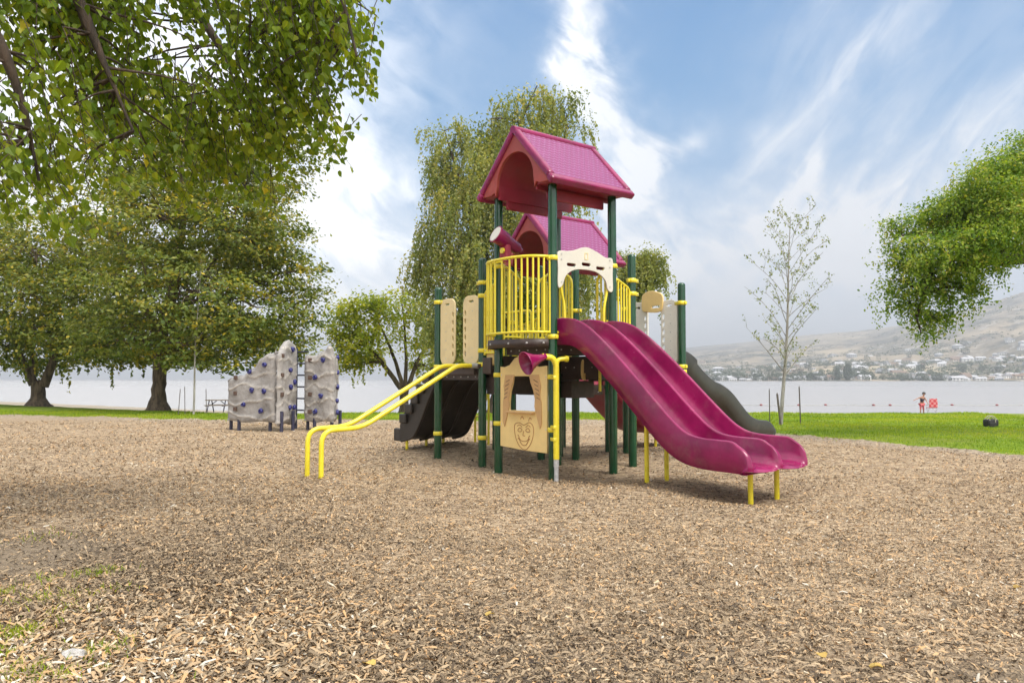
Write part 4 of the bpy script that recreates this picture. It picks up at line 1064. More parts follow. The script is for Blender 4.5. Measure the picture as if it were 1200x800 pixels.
# ------------------------------------------------------------------ trees
def tubes_np(mb, p0, p1, r0, r1, bend, q, sides=7, n=6):
    p0 = Vector(p0); p1 = Vector(p1); d = p1-p0; l_ = d.length
    side = Vector(q.normal(size=3)); side = (side-d.normalized()*side.dot(d.normalized()))
    side = side.normalized() if side.length > 0 else Vector((1, 0, 0))
    k2 = q.uniform(-1, 1)
    pts = []
    for k in range(n+1):
        t = k/n
        w_ = math.sin(t*math.pi)*bend*l_*.5+math.sin(t*2*math.pi)*bend*l_*.25*k2
        pts.append(p0.lerp(p1, t)+side*w_*.6+UP*math.sin(t*math.pi)*bend*l_*.35)
    mb.tube(pts, [r0+(r1-r0)*k/n for k in range(n+1)], sides)
    return pts
def make_tree(name, label, cat, base, stems, lobes, n_clump, per, leaf, lm, bark, seed, sig=(.38, .38, .18), shell=.5, tone=(.45, .22), twigs=True, up=.5, weep=0.0, weep_n=0, trunk_r=.3, group=None, limb_r=.1, topgain=.0, dropdown=0, forks=None, minz=None, nlimb=1.0, tscale=1.0):
    q = np.random.default_rng(seed); base = Vector(base); root_ = thing(name, label, cat, base, group)
    tb = MB(); ends = []; stems = [[(p_, r_*tscale) for p_, r_ in s_] for s_ in stems]
    for st in stems:      # st: list of (point, radius)
        pts = [Vector(p) for p, r_ in st]; rs = [r_ for p, r_ in st]
        den = []; rr = []
        for k in range(len(pts)-1):
            for j in range(5):
                t = j/5; den.append(pts[k].lerp(pts[k+1], t)+Vector(q.normal(size=3)*rs[k]*.045)); rr.append(rs[k]*(1-t)+rs[k+1]*t)
        den.append(pts[-1]); rr.append(rs[-1])
        if st is stems[0] or abs(pts[0].z-base.z) < .2:      # root flare
            rr[0] *= 1.9; rr[1] *= 1.5; rr[2] *= 1.2
        tb.tube(den, rr, 14); ends.append((pts, rs))
    # clump centres in the lobes
    Lc = np.array([l_[:3] for l_ in lobes], float); Lr = np.array([l_[3] for l_ in lobes], float); Lz = np.array([(l_[4] if len(l_) > 4 else l_[3]*.8) for l_ in lobes], float)
    wgt = Lr*Lr*Lz**.6; wgt = wgt/wgt.sum()
    idx = q.choice(len(lobes), n_clump, p=wgt); u = q.normal(size=(n_clump, 3)); u /= np.linalg.norm(u, axis=1)[:, None]
    rad = shell+(1-shell)*q.uniform(0, 1, n_clump)**.7
    C = Lc[idx]+u*np.stack([Lr[idx], Lr[idx], Lz[idx]], 1)*rad[:, None]
    if minz is not None: C[:, 2] = np.maximum(C[:, 2], minz+q.uniform(0, .6, n_clump))
    # limbs to each lobe, twigs to some clumps
    for k, l_ in enumerate(lobes):
        if q.uniform() > nlimb: continue
        c = Vector(l_[:3]); best = None
        for pts, rs in ends:
            for a in range(1, len(pts)):
                for t in (.3, .7, 1.0):
                    p = pts[a-1].lerp(pts[a], t); dd = (p-c).length+max(0, p.z-c.z)*2
                    if best is None or dd < best[0]: best = (dd, p, rs[a-1]*(1-t)+rs[a]*t)
        lp = tubes_np(tb, best[1], c, min(best[2]*.8, limb_r), limb_r*.25, .22, q)
        if twigs:
            mine = np.where(idx == k)[0]
            for m_ in mine[:max(3, int(len(mine)*.22))]:
                s = lp[q.integers(2, len(lp))]; tubes_np(tb, s, C[m_], limb_r*.22, limb_r*.06, .2, q, 4, 4)
    tb.build('trunk', bark, root_)
    # leaves
    ci = np.repeat(np.arange(n_clump), per); sg = np.array(sig)*1.0
    cs = q.uniform(.65, 1.35, n_clump)
    Pn = C[ci]+q.normal(size=(len(ci), 3))*sg*cs[ci][:, None]
    outd = (C-Lc[idx])/np.maximum(np.linalg.norm(C-Lc[idx], axis=1), .01)[:, None]
    ct = q.normal(tone[0], tone[1]*.6, n_clump)
    # strands
    Vs, Fs, Ts = leafcloud(Pn, q, leaf, up, 4, 0, 0, outd[ci]*.5, droop=.4)
    T = np.clip(np.repeat(ct[ci]+q.normal(0, tone[1]*.7, len(ci)), 4), 0, 1)
    if weep_n:
        k = q.integers(0, n_clump, weep_n); st_ = C[k]+q.normal(size=(weep_n, 3))*np.array(sig)*.8
        ln = weep*q.uniform(.35, 1.2, weep_n); m_ = 26
        tt = q.uniform(0, 1, (weep_n, m_)); dr = outd[k]*np.array([1, 1, 0])
        arc = st_[:, None, :]+dr[:, None, :]*(np.sqrt(tt)*.28*ln[:, None])[..., None]-np.array([0, 0, 1.])*(tt*ln[:, None])[..., None]
        arc += q.normal(size=arc.shape)*np.array([.035, .035, .02])
        if minz is not None: arc[..., 2] = np.maximum(arc[..., 2], minz)
        P2 = arc.reshape(-1, 3); V2, F2, T2 = leafcloud(P2, q, leaf*.9, -.1, 4, 0, 0, None, droop=2.2)
        t2 = np.clip(np.repeat(np.repeat(ct[k], m_)+q.normal(.05, tone[1]*.7, len(P2)), 4), 0, 1)
        F2 = [a+len(Vs) for a in F2]; Vs = np.concatenate([Vs, V2]); Fs = Fs+F2; T = np.concatenate([T, t2])
    me = npmesh('crown', Vs, Fs, False, {'tone': T}); link('crown', me, lm, root_)
    return root_
def LB(px, py, Y, rpx, rz=None):
    """lobe whose centre shows at a photo pixel, radius in photo pixels at its distance"""
    c = W(px, py, Y); r = rpx/F*Y; return (c.x, c.y, c.z, r, (rz/F*Y) if rz else r*.8)
# big linden behind the climbing wall
Y = 32.6; b = W(186, 480, Y); b.z = gzs(b.x, b.y)-.05
X2 = lambda px, py, dy=0: W(px, py, Y+dy)
make_tree('linden_tree', 'big spreading linden tree with thick flared trunk left of the climbing wall', 'tree', b,
          [[(b, .47), (X2(187, 450), .40), (X2(188, 415), .42), (X2(190, 380), .36), (X2(205, 320), .28), (X2(212, 250), .2), (X2(205, 160), .1), (X2(200, 100), .04)],
           [(X2(188, 400), .26), (X2(165, 350), .2), (X2(140, 290), .13), (X2(120, 210), .07)], [(X2(190, 385), .24), (X2(230, 340), .18), (X2(262, 280), .12), (X2(290, 200), .05)],
           [(X2(190, 395, 0), .22), (X2(200, 360, -2), .16), (X2(210, 320, -3.4), .1)]],
          [LB(200, 130, Y, 55), LB(150, 160, Y+1, 62), LB(255, 165, Y-1, 60), LB(315, 205, Y, 42), LB(345, 180, Y-.5, 32), LB(330, 150, Y, 30), LB(110, 230, Y, 60), LB(180, 250, Y-2.5, 70), LB(255, 260, Y-2, 66), LB(310, 285, Y, 52), LB(335, 330, Y-.5, 46), LB(355, 365, Y, 30),
           LB(300, 360, Y-1.5, 58), LB(235, 345, Y-3.2, 64), LB(170, 330, Y-3.2, 64), LB(125, 330, Y-1, 50), LB(150, 395, Y-2.5, 42, 30), LB(215, 405, Y-3.4, 40, 26), LB(275, 405, Y-2.2, 50, 34), LB(325, 405, Y-.5, 42, 28), LB(350, 400, Y+.5, 26, 20), LB(200, 390, Y+3, 120, 40), LB(240, 250, Y+3.5, 110), LB(110, 400, Y, 26, 30)],
          1650, 56, .16, M['leaf_linden'], M['bark'], 21, tscale=.66, sig=(.36, .36, .13), shell=.62, tone=(.44, .36), weep=.7, weep_n=160, limb_r=.13)
# left two-stemmed tree
Y = 37.5; b = W(46, 474, Y); b.z = gzs(b.x, b.y)-.05
X2 = lambda px, py, dy=0: W(px, py, Y+dy)
make_tree('linden_tree', 'smaller linden tree with a forked trunk at the left edge of the photo', 'tree', b,
          [[(b, .64), (X2(46, 458), .56), (X2(44, 446), .50)], [(X2(40, 450), .40), (X2(30, 430), .32), (X2(20, 410), .22), (X2(5, 380), .14), (X2(-15, 340), .08)],
           [(X2(52, 452), .42), (X2(62, 425), .34), (X2(72, 400), .24), (X2(84, 370), .14), (X2(92, 320), .07)], [(X2(40, 440), .2), (X2(37, 415), .16), (X2(38, 380), .1), (X2(40, 330), .06)], [(X2(62, 425), .22), (X2(58, 390), .18), (X2(52, 350), .1)]],
          [LB(40, 290, Y, 62), LB(-20, 300, Y, 60), LB(95, 300, Y-1, 45), LB(20, 345, Y-2, 52), LB(75, 345, Y-2.5, 52), LB(110, 370, Y-1, 38), LB(-25, 375, Y-1, 55), LB(35, 385, Y-2.5, 42, 26), LB(85, 400, Y-1.5, 36, 24), LB(0, 405, Y-1, 40, 26), LB(125, 405, Y, 26, 26), LB(50, 400, Y+3, 100, 36), LB(60, 300, Y+3, 80), LB(-90, 330, Y, 70)],
          760, 50, .18, M['leaf_linden'], M['bark'], 33, tscale=.54, sig=(.40, .40, .15), shell=.6, tone=(.48, .36), weep=1.2, weep_n=200, limb_r=.13)
# yellow-green tree behind the bars
Y = 36.; b = W(474, 480, Y); b.z = gzs(b.x, b.y)-.1
X2 = lambda px, py, dy=0: W(px, py, Y+dy)
make_tree('spreading_tree', 'yellow green spreading tree with a many stemmed trunk seen beyond the bannister bars', 'tree', b,
          [[(b, .36), (X2(474, 466), .32), (X2(474, 452), .32)], [(X2(470, 455), .19), (X2(448, 425), .16), (X2(425, 400), .11), (X2(400, 378), .05)],
           [(X2(473, 455), .17), (X2(464, 425), .13), (X2(452, 395), .09), (X2(440, 372), .05)], [(X2(475, 455), .16), (X2(476, 420), .12), (X2(474, 385), .08), (X2(470, 350), .04)],
           [(X2(478, 455), .18), (X2(488, 425), .14), (X2(503, 400), .10), (X2(525, 380), .06)]],
          [LB(405, 375, Y, 26, 22), LB(425, 362, Y-.6, 30, 22), LB(395, 395, Y, 20, 20), LB(450, 362, Y, 34, 24), LB(480, 360, Y-1, 34, 26), LB(415, 405, Y-.5, 30, 20), LB(450, 392, Y-1, 30, 20), LB(410, 425, Y, 24, 18), LB(440, 418, Y+1, 26, 16), LB(505, 390, Y, 34, 26), LB(530, 420, Y+1, 30, 24), LB(500, 430, Y+1.5, 24, 14)],
          230, 46, .15, M['leaf_yellow'], M['bark'], 45, tscale=.6, sig=(.30, .30, .15), shell=.3, tone=(.5, .25), weep=1.1, weep_n=120, limb_r=.10)
# weeping birch behind the structure
Y = 30.5; b = W(585, 484, Y); b.z = gzs(b.x, b.y)-.1
X2 = lambda px, py, dy=0: W(px, py, Y+dy)
make_tree('weeping_birch', 'tall weeping birch rising behind the roofed tower', 'tree', b,
          [[(b, .32), (X2(586, 440), .28), (X2(588, 380), .24), (X2(592, 300), .19), (X2(600, 210), .12), (X2(610, 140), .06), (X2(630, 95), .02)], [(X2(588, 360), .14), (X2(560, 280), .10), (X2(535, 200), .05), (X2(520, 150), .02)],
           [(X2(590, 340), .14), (X2(630, 270), .10), (X2(660, 190), .05), (X2(665, 130), .02)], [(X2(587, 400), .12), (X2(560, 370), .09), (X2(520, 350), .04)]],
          [LB(520, 150, Y, 24), LB(545, 165, Y, 30), LB(575, 135, Y, 26), LB(630, 110, Y, 24), LB(655, 120, Y, 24), LB(672, 145, Y, 22), LB(610, 135, Y+.5, 34), LB(645, 160, Y-.5, 36), LB(590, 180, Y-1, 44), LB(530, 200, Y, 34), LB(555, 235, Y-1, 44), LB(510, 265, Y, 26), LB(525, 300, Y, 42), LB(570, 300, Y-1.5, 46), LB(620, 260, Y-1, 50), LB(665, 220, Y, 28), LB(655, 290, Y, 46), LB(540, 345, Y-1, 42), LB(505, 300, Y+.5, 20), LB(590, 355, Y, 42), LB(640, 345, Y, 44), LB(690, 330, Y+1, 30), LB(520, 375, Y-.5, 26), LB(560, 390, Y, 30)],
          430, 26, .115, M['leaf_birch'], M['bark_dark'], 57, sig=(.26, .26, .2), shell=.35, tone=(.42, .30), weep=1.4, weep_n=4300, limb_r=.07)
# second smaller birch at right of the tower
Y = 31.5; b = W(742, 483, Y); b.z = gzs(b.x, b.y)-.1
X2 = lambda px, py, dy=0: W(px, py, Y+dy)
make_tree('weeping_birch', 'smaller weeping birch whose drooping top shows just right of the tower', 'tree', b,
          [[(b, .13), (X2(744, 440), .11), (X2(746, 380), .09), (X2(752, 330), .05), (X2(757, 295), .02)], [(X2(745, 380), .06), (X2(735, 340), .04), (X2(728, 300), .02)]],
          [LB(735, 305, Y, 12), LB(757, 303, Y, 16), LB(768, 300, Y, 10), LB(745, 320, Y, 18), LB(765, 318, Y, 14), LB(732, 325, Y, 14), LB(722, 300, Y, 7), LB(745, 345, Y, 14)],
          110, 18, .105, M['leaf_birch'], M['bark_dark'], 58, sig=(.22, .22, .16), shell=.2, tone=(.38, .2), weep=1.0, weep_n=420, limb_r=.03)
# right edge tree
Y = 17.; b = Vector((14.2, 17.5, 0)); b.z = gzs(b.x, b.y)-.05
X2 = lambda px, py, dy=0: W(px, py, Y+dy)
make_tree('honey_locust', 'bright green fine leaved tree arching into the photo from the right edge', 'tree', b,
          [[(b, .34), (Vector((14.0, 17.4, 1.2)), .28), (Vector((13.6, 17.3, 2.6)), .25), (Vector((13.2, 17.2, 4.0)), .18), (Vector((12.6, 17.1, 5.6)), .08)],
           [(Vector((13.7, 17.3, 2.3)), .17), (X2(1230, 300), .14), (X2(1165, 305), .11), (X2(1125, 315), .08), (X2(1090, 335), .05), (X2(1075, 370), .03)], [(X2(1165, 305), .07), (X2(1120, 270), .05), (X2(1060, 275), .02)]],
          [LB(1185, 190, Y, 34), LB(1110, 252, Y, 36), LB(1150, 222, Y-.5, 44), LB(1195, 200, Y-.4, 46), LB(1185, 262, Y-1, 46), LB(1078, 300, Y, 36), LB(1125, 300, Y-.6, 34), LB(1070, 345, Y, 30), LB(1100, 375, Y, 20), LB(1135, 335, Y, 18, 20), LB(1175, 305, Y, 22, 14), LB(1155, 345, Y, 9, 16), LB(1195, 300, Y+.5, 22, 14), LB(1215, 175, Y, 40), LB(1160, 225, Y, 38), LB(1200, 240, Y-1, 46), LB(1130, 245, Y, 34), LB(1095, 258, Y, 26), LB(1060, 268, Y, 24), LB(1050, 295, Y, 24), LB(1090, 290, Y-.7, 34), LB(1140, 285, Y-1, 38), LB(1190, 285, Y-.5, 30), LB(1050, 325, Y, 22), LB(1085, 330, Y, 30), LB(1060, 355, Y, 24), LB(1085, 370, Y+.2, 26), LB(1115, 340, Y, 22, 30), LB(1150, 318, Y, 22, 14), LB(1080, 390, Y, 16), LB(1250, 230, Y, 60), LB(1300, 250, Y+1, 70), LB(1150, 260, Y+2, 60)],
          1450, 46, .062, M['leaf_locust'], M['bark_dark'], 71, sig=(.16, .16, .06), shell=.2, tone=(.42, .32), weep=.5, weep_n=1100, limb_r=.05, up=.3)
# sapling by the shore, right
def sapling(name, label, base, top, spread, nb, leafn, lsize, lm, seed, bark, rad, lowf=.22, tone=(.5, .25)):
    q = np.random.default_rng(seed); r_ = thing(name, label, 'tree', base); mb = MB(); base = Vector(base); top = Vector(top); h = (top-base).length
    trunk = [base.lerp(top, t)+Vector((.03*math.sin(t*7+seed), .02*math.cos(t*5), 0))*h*.15 for t in np.linspace(0, 1, 12)]
    mb.tube(trunk, [rad*(1-.88*t) for t in np.linspace(0, 1, 12)], 9)
    pts = []
    for k in range(nb):
        t = lowf+(1-lowf)*(k+.5)/nb*.93; p = base.lerp(top, t); an = k*2.4+q.uniform(-.4, .4)
        ln = spread*(1-.45*abs(t-.45)/.55)*q.uniform(.6, 1.1); rise = ln*q.uniform(.75, 1.25)
        e = p+Vector((math.cos(an)*ln, math.sin(an)*ln, rise))
        lp = tubes_np(mb, p, e, rad*.36*(1.1-t), rad*.08, .12, q, 5, 5)
        for j in range(5):
            s = lp[q.integers(2, len(lp))]; e2 = s+Vector((q.normal()*.16*spread, q.normal()*.16*spread, q.uniform(.05, .3)*spread)); tubes_np(mb, s, e2, rad*.10, rad*.04, .1, q, 4, 3)
            pts += [np.array(s.lerp(e2, u)) for u in q.uniform(.2, 1.05, leafn)]
    mb.build('trunk', bark, r_); Pn = np.array(pts)+q.normal(size=(len(pts), 3))*.035*spread/1.0
    Vv, Ff, T = leafcloud(Pn, q, lsize, -.1, 4, tone[0], tone[1], None, .6); link('crown', npmesh('crown', Vv, Ff, False, {'tone': T}), lm, r_); return r_
Y = 22.; b = W(915, 500, Y); b.z = gzs(b.x, b.y)-.03
sapling('young_aspen', 'slender young aspen with sparse leaves between the grey slide and the lake', b, W(930, 252, Y), 1.15, 34, 9, .06, M['leaf_sapling'], 5, M['bark_pale'], .055)
Y = 29.; b = W(227, 482, Y); b.z = gzs(b.x, b.y)-.03
sapling('young_aspen', 'thin young sapling in front of the big linden, among stakes', b, W(233, 300, Y), .75, 18, 7, .11, M['leaf_sapling'], 8, M['bark_pale'], .04, .35)
def stake(px, py0, py1, Yd, lab, lean=0, r_=.022):
    b = W(px, 0, Yd); g = gzs(b.x, b.y); t = W(px+lean, py0, Yd)
    mb = MB(); a = Vector((b.x, b.y, g-.05)); d = (t-a); mb.tube([a, a+d*.94, a+d], [r_, r_, r_*.3], 8)
    tag(mb.build('stake', M['stake'], None, a), lab, 'stake')
stake(901, 455, 499, 22.3, 'thin wooden stake left of the young aspen by the grey slide', 0, .014)
stake(914, 460, 501, 21.6, 'leaning dark stake touching the young aspen trunk', -4, .028)
stake(937, 452, 499, 22.2, 'thin dark stake right of the young aspen by the grey slide', -1, .018)
stake(210, 455, 482, 28.5, 'leftmost thin stake between the big linden trunk and the left sapling', 2, .014)
stake(218, 452, 482, 28.8, 'thin stake immediately left of the left sapling', -1, .014)
stake(243, 455, 482, 29.0, 'thin stake between the left sapling and the picnic table', -1, .014)

# overhanging linden in the foreground: trunk stands out of frame on the left
def near_tree():
    q = np.random.default_rng(91); base = Vector((-7.4, 6.2, 0)); base.z = gzs(base.x, base.y)-.05
    r_ = thing('linden_tree', 'near linden boughs overhanging the upper left of the photo', 'tree', base); mb = MB()
    tr = [base, Vector((-7.4, 6.2, 1.5)), Vector((-7.3, 6.25, 3.2)), Vector((-7.1, 6.3, 5.0)), Vector((-6.8, 6.5, 7.0)), Vector((-6.6, 6.6, 9.0))]
    mb.tube(pathpts(tr, .5, 4), list(np.interp(np.linspace(0, 1, len(pathpts(tr, .5, 4))), [0, .1, .5, 1], [.48, .36, .28, .06])), 16)
    limbs = []
    # main limbs arching over the frame
    def limb(pts, r0, r1):
        pp = pathpts([Vector(p) for p in pts], .6, 6); mb.tube(pp, list(np.linspace(r0, r1, len(pp))), 9); limbs.append(pp); return pp
    top = lambda px, py, Yd: W(px, py, Yd)
    limb([(-7.2, 6.3, 4.0), (-5.8, 6.6, 5.4), (-4.0, 6.9, 5.9), top(250, -130, 7.0), top(330, -30, 6.9), top(400, 40, 6.8)], .17, .012)
    limb([(-7.1, 6.3, 4.6), (-5.6, 7.4, 5.6), (-3.9, 8.0, 6.0), top(180, -60, 8.0), top(260, 60, 8.0), top(310, 150, 7.9)], .15, .012)
    limb([(-7.3, 6.3, 3.4), (-5.9, 6.0, 4.9), (-4.4, 5.9, 5.2), top(60, -60, 5.9), top(110, 60, 6.0), top(150, 150, 6.1)], .13, .010)
    limb([(-7.1, 6.3, 4.2), (-6.2, 5.6, 4.9), (-4.8, 5.4, 4.8), top(-20, 20, 5.4), top(20, 120, 5.6), top(40, 210, 5.7)], .11, .010)
    limb([(-7.0, 6.3, 5.2), (-5.2, 6.2, 6.6), (-3.2, 6.4, 6.5), top(300, -160, 6.3), top(390, -40, 6.3), top(415, 60, 6.2)], .13, .010)
    # lobes where sprays of twigs hang (pixel, depth, radius px, weight)
    LBS = [(20, 30, 6, 50, 1.0), (70, 20, 6.4, 55, 1.2), (130, 40, 6.5, 55, 1.3), (110, 110, 6.2, 50, 1.1), (60, 100, 7.2, 34, .5), (150, 160, 6.6, 45, .9), (165, 195, 6.4, 26, .35), (210, 165, 7.0, 42, .75), (250, 130, 7.2, 50, 1.2), (300, 100, 7.0, 60, 1.6), (350, 60, 6.8, 55, 1.5), (400, 45, 6.7, 34, .6), (285, 175, 7.6, 38, .7),
           (330, 150, 7.2, 45, 1.0), (375, 140, 6.9, 30, .5), (308, 222, 7.7, 16, .2), (240, 205, 7.2, 20, .25), (20, 160, 5.7, 45, .9), (45, 215, 5.6, 34, .6), (10, 230, 5.6, 34, .7), (30, 190, 7.0, 30, .4), (250, 20, 7.4, 50, 1.0), (320, 10, 7.0, 60, 1.3), (385, 0, 6.6, 45, 1.0), (190, 10, 7.0, 44, .7), (170, 120, 7.6, 40, .6),
           (30, -60, 6.2, 90, 1.6), (150, -70, 6.5, 90, 1.6), (270, -80, 6.8, 90, 1.5), (380, -70, 6.4, 60, .8)]
    wg = np.array([l_[4] for l_ in LBS]); nt_ = 980; idx = q.choice(len(LBS), nt_, p=wg/wg.sum())
    Pn = []; dirs = []; tones = []
    allp = [p for l_ in limbs for p in l_[len(l_)//3:]]
    for k, i in enumerate(idx):
        px, py, Yd, rp, _ = LBS[i]
        while True:
            u = q.uniform(-1, 1, 3)
            if np.dot(u, u) <= 1: break
        c = W(px, py, Yd); rr = rp/F*Yd
        e = Vector((c.x+u[0]*rr, c.y+u[1]*.9, c.z+u[2]*rr))
        ln = q.uniform(.35, .75)
        dr = Vector((q.uniform(-.25, .9), q.uniform(-.6, .6), -q.uniform(.35, 1.1))).normalized()
        s = e-dr*ln*.8
        # openings in the foliage where the sky shows
        if any((( (e.x/e.y*F+600)-hx)**2+((HZ-(e.z-EYE)/e.y*F)-hy)**2) < hr*hr for hx, hy, hr in ((62, 100, 26), (212, 62, 34), (228, 95, 24), (190, 30, 20), (10, 245, 16), (120, 245, 20), (90, 185, 18), (200, 280, 30))) and q.uniform() < .93: continue
        n = 9; pts = []
        for a in range(n+1):
            t = a/n; pts.append(s+dr*ln*t-UP*.10*ln*t*t)
        mb.tube(pts, [.0045*(1-.7*a/n) for a in range(n+1)], 4, cap=False)
        if k % 5 == 0:
            b_ = min(allp, key=lambda p: (p-s).length+max(0, s.z-p.z)*1.5)
            if (b_-s).length < 1.9: tubes_np(mb, b_, s, .014, .005, .15, q, 5, 5)
        tt = q.normal(.42, .14)
        for a in range(int(ln/.044)):
            t = (a+.6)/int(ln/.044); p = s+dr*ln*t-UP*.10*ln*t*t
            sd_ = Vector((dr.y, -dr.x, 0)).normalized()*(1 if a % 2 else -1)
            p = p+sd_*.045+Vector(q.normal(size=3)*.012)-UP*.02
            Pn.append(p); dirs.append(sd_*.7+dr*.5-UP*.55); tones.append(tt+q.normal(0, .16))
    # shade-giving crown above the frame
    for k in range(40):
        c = Vector((q.uniform(-9, -1.5), q.uniform(4, 10), q.uniform(5.8, 8.2)))
        for a in range(26):
            Pn.append(c+Vector(q.normal(size=3)*.32)); dirs.append(Vector(q.normal(size=3))-UP*.5); tones.append(q.normal(.4, .2))
    mb.build('trunk', M['bark_dark'], r_)
    Pn = np.array([tuple(p) for p in Pn]); D_ = np.array([tuple(p) for p in dirs]); D_ /= np.linalg.norm(D_, axis=1)[:, None]
    n = len(Pn); nr = q.normal(size=(n, 3))*.55; nr[:, 2] += .75; nr -= D_*np.sum(nr*D_, 1)[:, None]; nr /= np.linalg.norm(nr, axis=1)[:, None]
    b_ = np.cross(nr, D_); s = q.uniform(.036, .078, n)[:, None]; s = np.where(q.uniform(size=(n, 1)) < .06, s*1.35, s); kx = nr*s*.12
    P0 = Pn; t = D_
    Vv = np.stack([P0, P0+t*s*.10+b_*s*.36+kx, P0+t*s*.50+b_*s*.46+kx*1.2, P0+t*s*.82+b_*s*.22+kx*.3, P0+t*s*1.12-nr*s*.12, P0+t*s*.82-b_*s*.22+kx*.3, P0+t*s*.50-b_*s*.46+kx*1.2, P0+t*s*.10-b_*s*.36+kx], 1).reshape(-1, 3)
    i = np.arange(n)[:, None]*8
    Fa = np.concatenate([i+np.array([0, 1, 2, 3]), i+np.array([0, 3, 4, 4])[:4]]) if False else None
    F1 = np.concatenate([i+np.array([0, 1, 2]), i+np.array([0, 2, 3]), i+np.array([0, 3, 4]), i+np.array([0, 4, 5]), i+np.array([0, 5, 6]), i+np.array([0, 6, 7])])
    T = np.repeat(np.clip(np.array(tones), 0, 1), 8)
    link('crown', npmesh('crown', Vv, [F1], False, {'tone': T}), M['leaf_near'], r_)
near_tree()

# ------------------------------------------------------------------ beach things
def picnic():
    b = W(257, 0, 50); b.z = gzs(b.x, b.y); t = thing('picnic_table', 'distant picnic table by the shore between the linden trunk and the climbing wall', 'table', b)
    w_ = 1.45
    MB().box(b+UP*.76, (w_, .75, .06), .15, bev=.01).build('table_top', M['tablewood'], t)
    for s in (-1, 1):
        MB().box(b+UP*.45+Vector((-.15*s, .68*s, 0)), (w_, .26, .05), .15, bev=.01).build('bench', M['tablewood'], t)
        x = b+Vector((s*.5, 0, 0))
        for k in (-1, 1): MB().tube([x+Vector((0, k*.6, -.02)), x+Vector((0, k*.2, .74))], .035, 8).build('leg', M['darkmetal'], t)
        MB().tube([x+Vector((0, -.75, .42)), x+Vector((0, .75, .42))], .03, 8).build('crossbar', M['darkmetal'], t)
        MB().tube([x+Vector((0, 0, .42)), b+Vector((s*.12, 0, .72))], .025, 8).build('brace', M['darkmetal'], t)
picnic()
def buoys():
    Yb = 86.; a = (870-600)/F*Yb; c = (1290-600)/F*Yb; t = thing('buoy_line', 'roped line of small floats across the lake in front of the far shore', 'buoy line', ((a+c)/2, Yb, -1.5))
    MB().tube([Vector((x, Yb+.4*math.sin(x*.6), -1.47)) for x in np.linspace(a, c, 60)], .03, 5).build('rope', M['rope'], t)
    m = paint('dull_red_float', (.22, .06, .06, 1), .5)
    for px in (891, 934, 968, 1021, 1040, 1115, 1165, 1210):
        x = (px-600)/F*Yb; p = Vector((x, Yb+.4*math.sin(x*.6), -1.44)); pr = [(-.15, .03), (-.13, .08), (-.06, .12), (.06, .12), (.13, .08), (.15, .03)]
        MB().tube([p+Vector((d, 0, 0)) for d, r_ in pr], [r_ for d, r_ in pr], 10).build('float', m, t, p)
buoys()
def bag():
    b = W(1159, 500, 21.6); b.z = gzs(b.x, b.y); t = thing('black_bag', 'black bag with pale trim lying on the lawn near the right edge', 'bag', b)
    mb = MB(); mb.box(b+UP*.11, (.34, .22, .20), .2, bev=.05); mb.box(b+UP*.07+Vector((-.02, -.12, 0)), (.22, .06, .12), .2, bev=.02); mb.build('bag_body', M['bagblack'], t)
    for s in (-1, 1): MB().tube([b+Vector((x, s*.06, .19+.11*math.sin(math.pi*(x+.13)/.26))) for x in np.linspace(-.13, .13, 9)], .011, 6).build('handle', M['bagtrim'], t)
    for x in (-.09, .06): MB().box(b+Vector((x, -.115, .13)), (.02, .015, .16), .2).build('strap', M['bagtrim'], t)
bag()
def rock():
    b = W(96, 765, EYE*F/(765-HZ)); b.z = gzs(b.x, b.y); bm = bmesh.new(); bmesh.ops.create_icosphere(bm, subdivisions=3, radius=1)
    for v in bm.verts:
        d = 1+.35*noise.noise(v.co*1.4); v.co = Vector((v.co.x*.052*d, v.co.y*.04*d, v.co.z*.030*d+.02))+b
    me = bpy.data.meshes.new('stone'); bm.to_mesh(me); bm.free()
    tag(link('stone', me, paint('pale_stone', (.42, .40, .38, 1), .9, .25, 30, .4, 60), None, b), 'small pale grey stone lying among chips in the bottom left corner', 'stone')
rock()
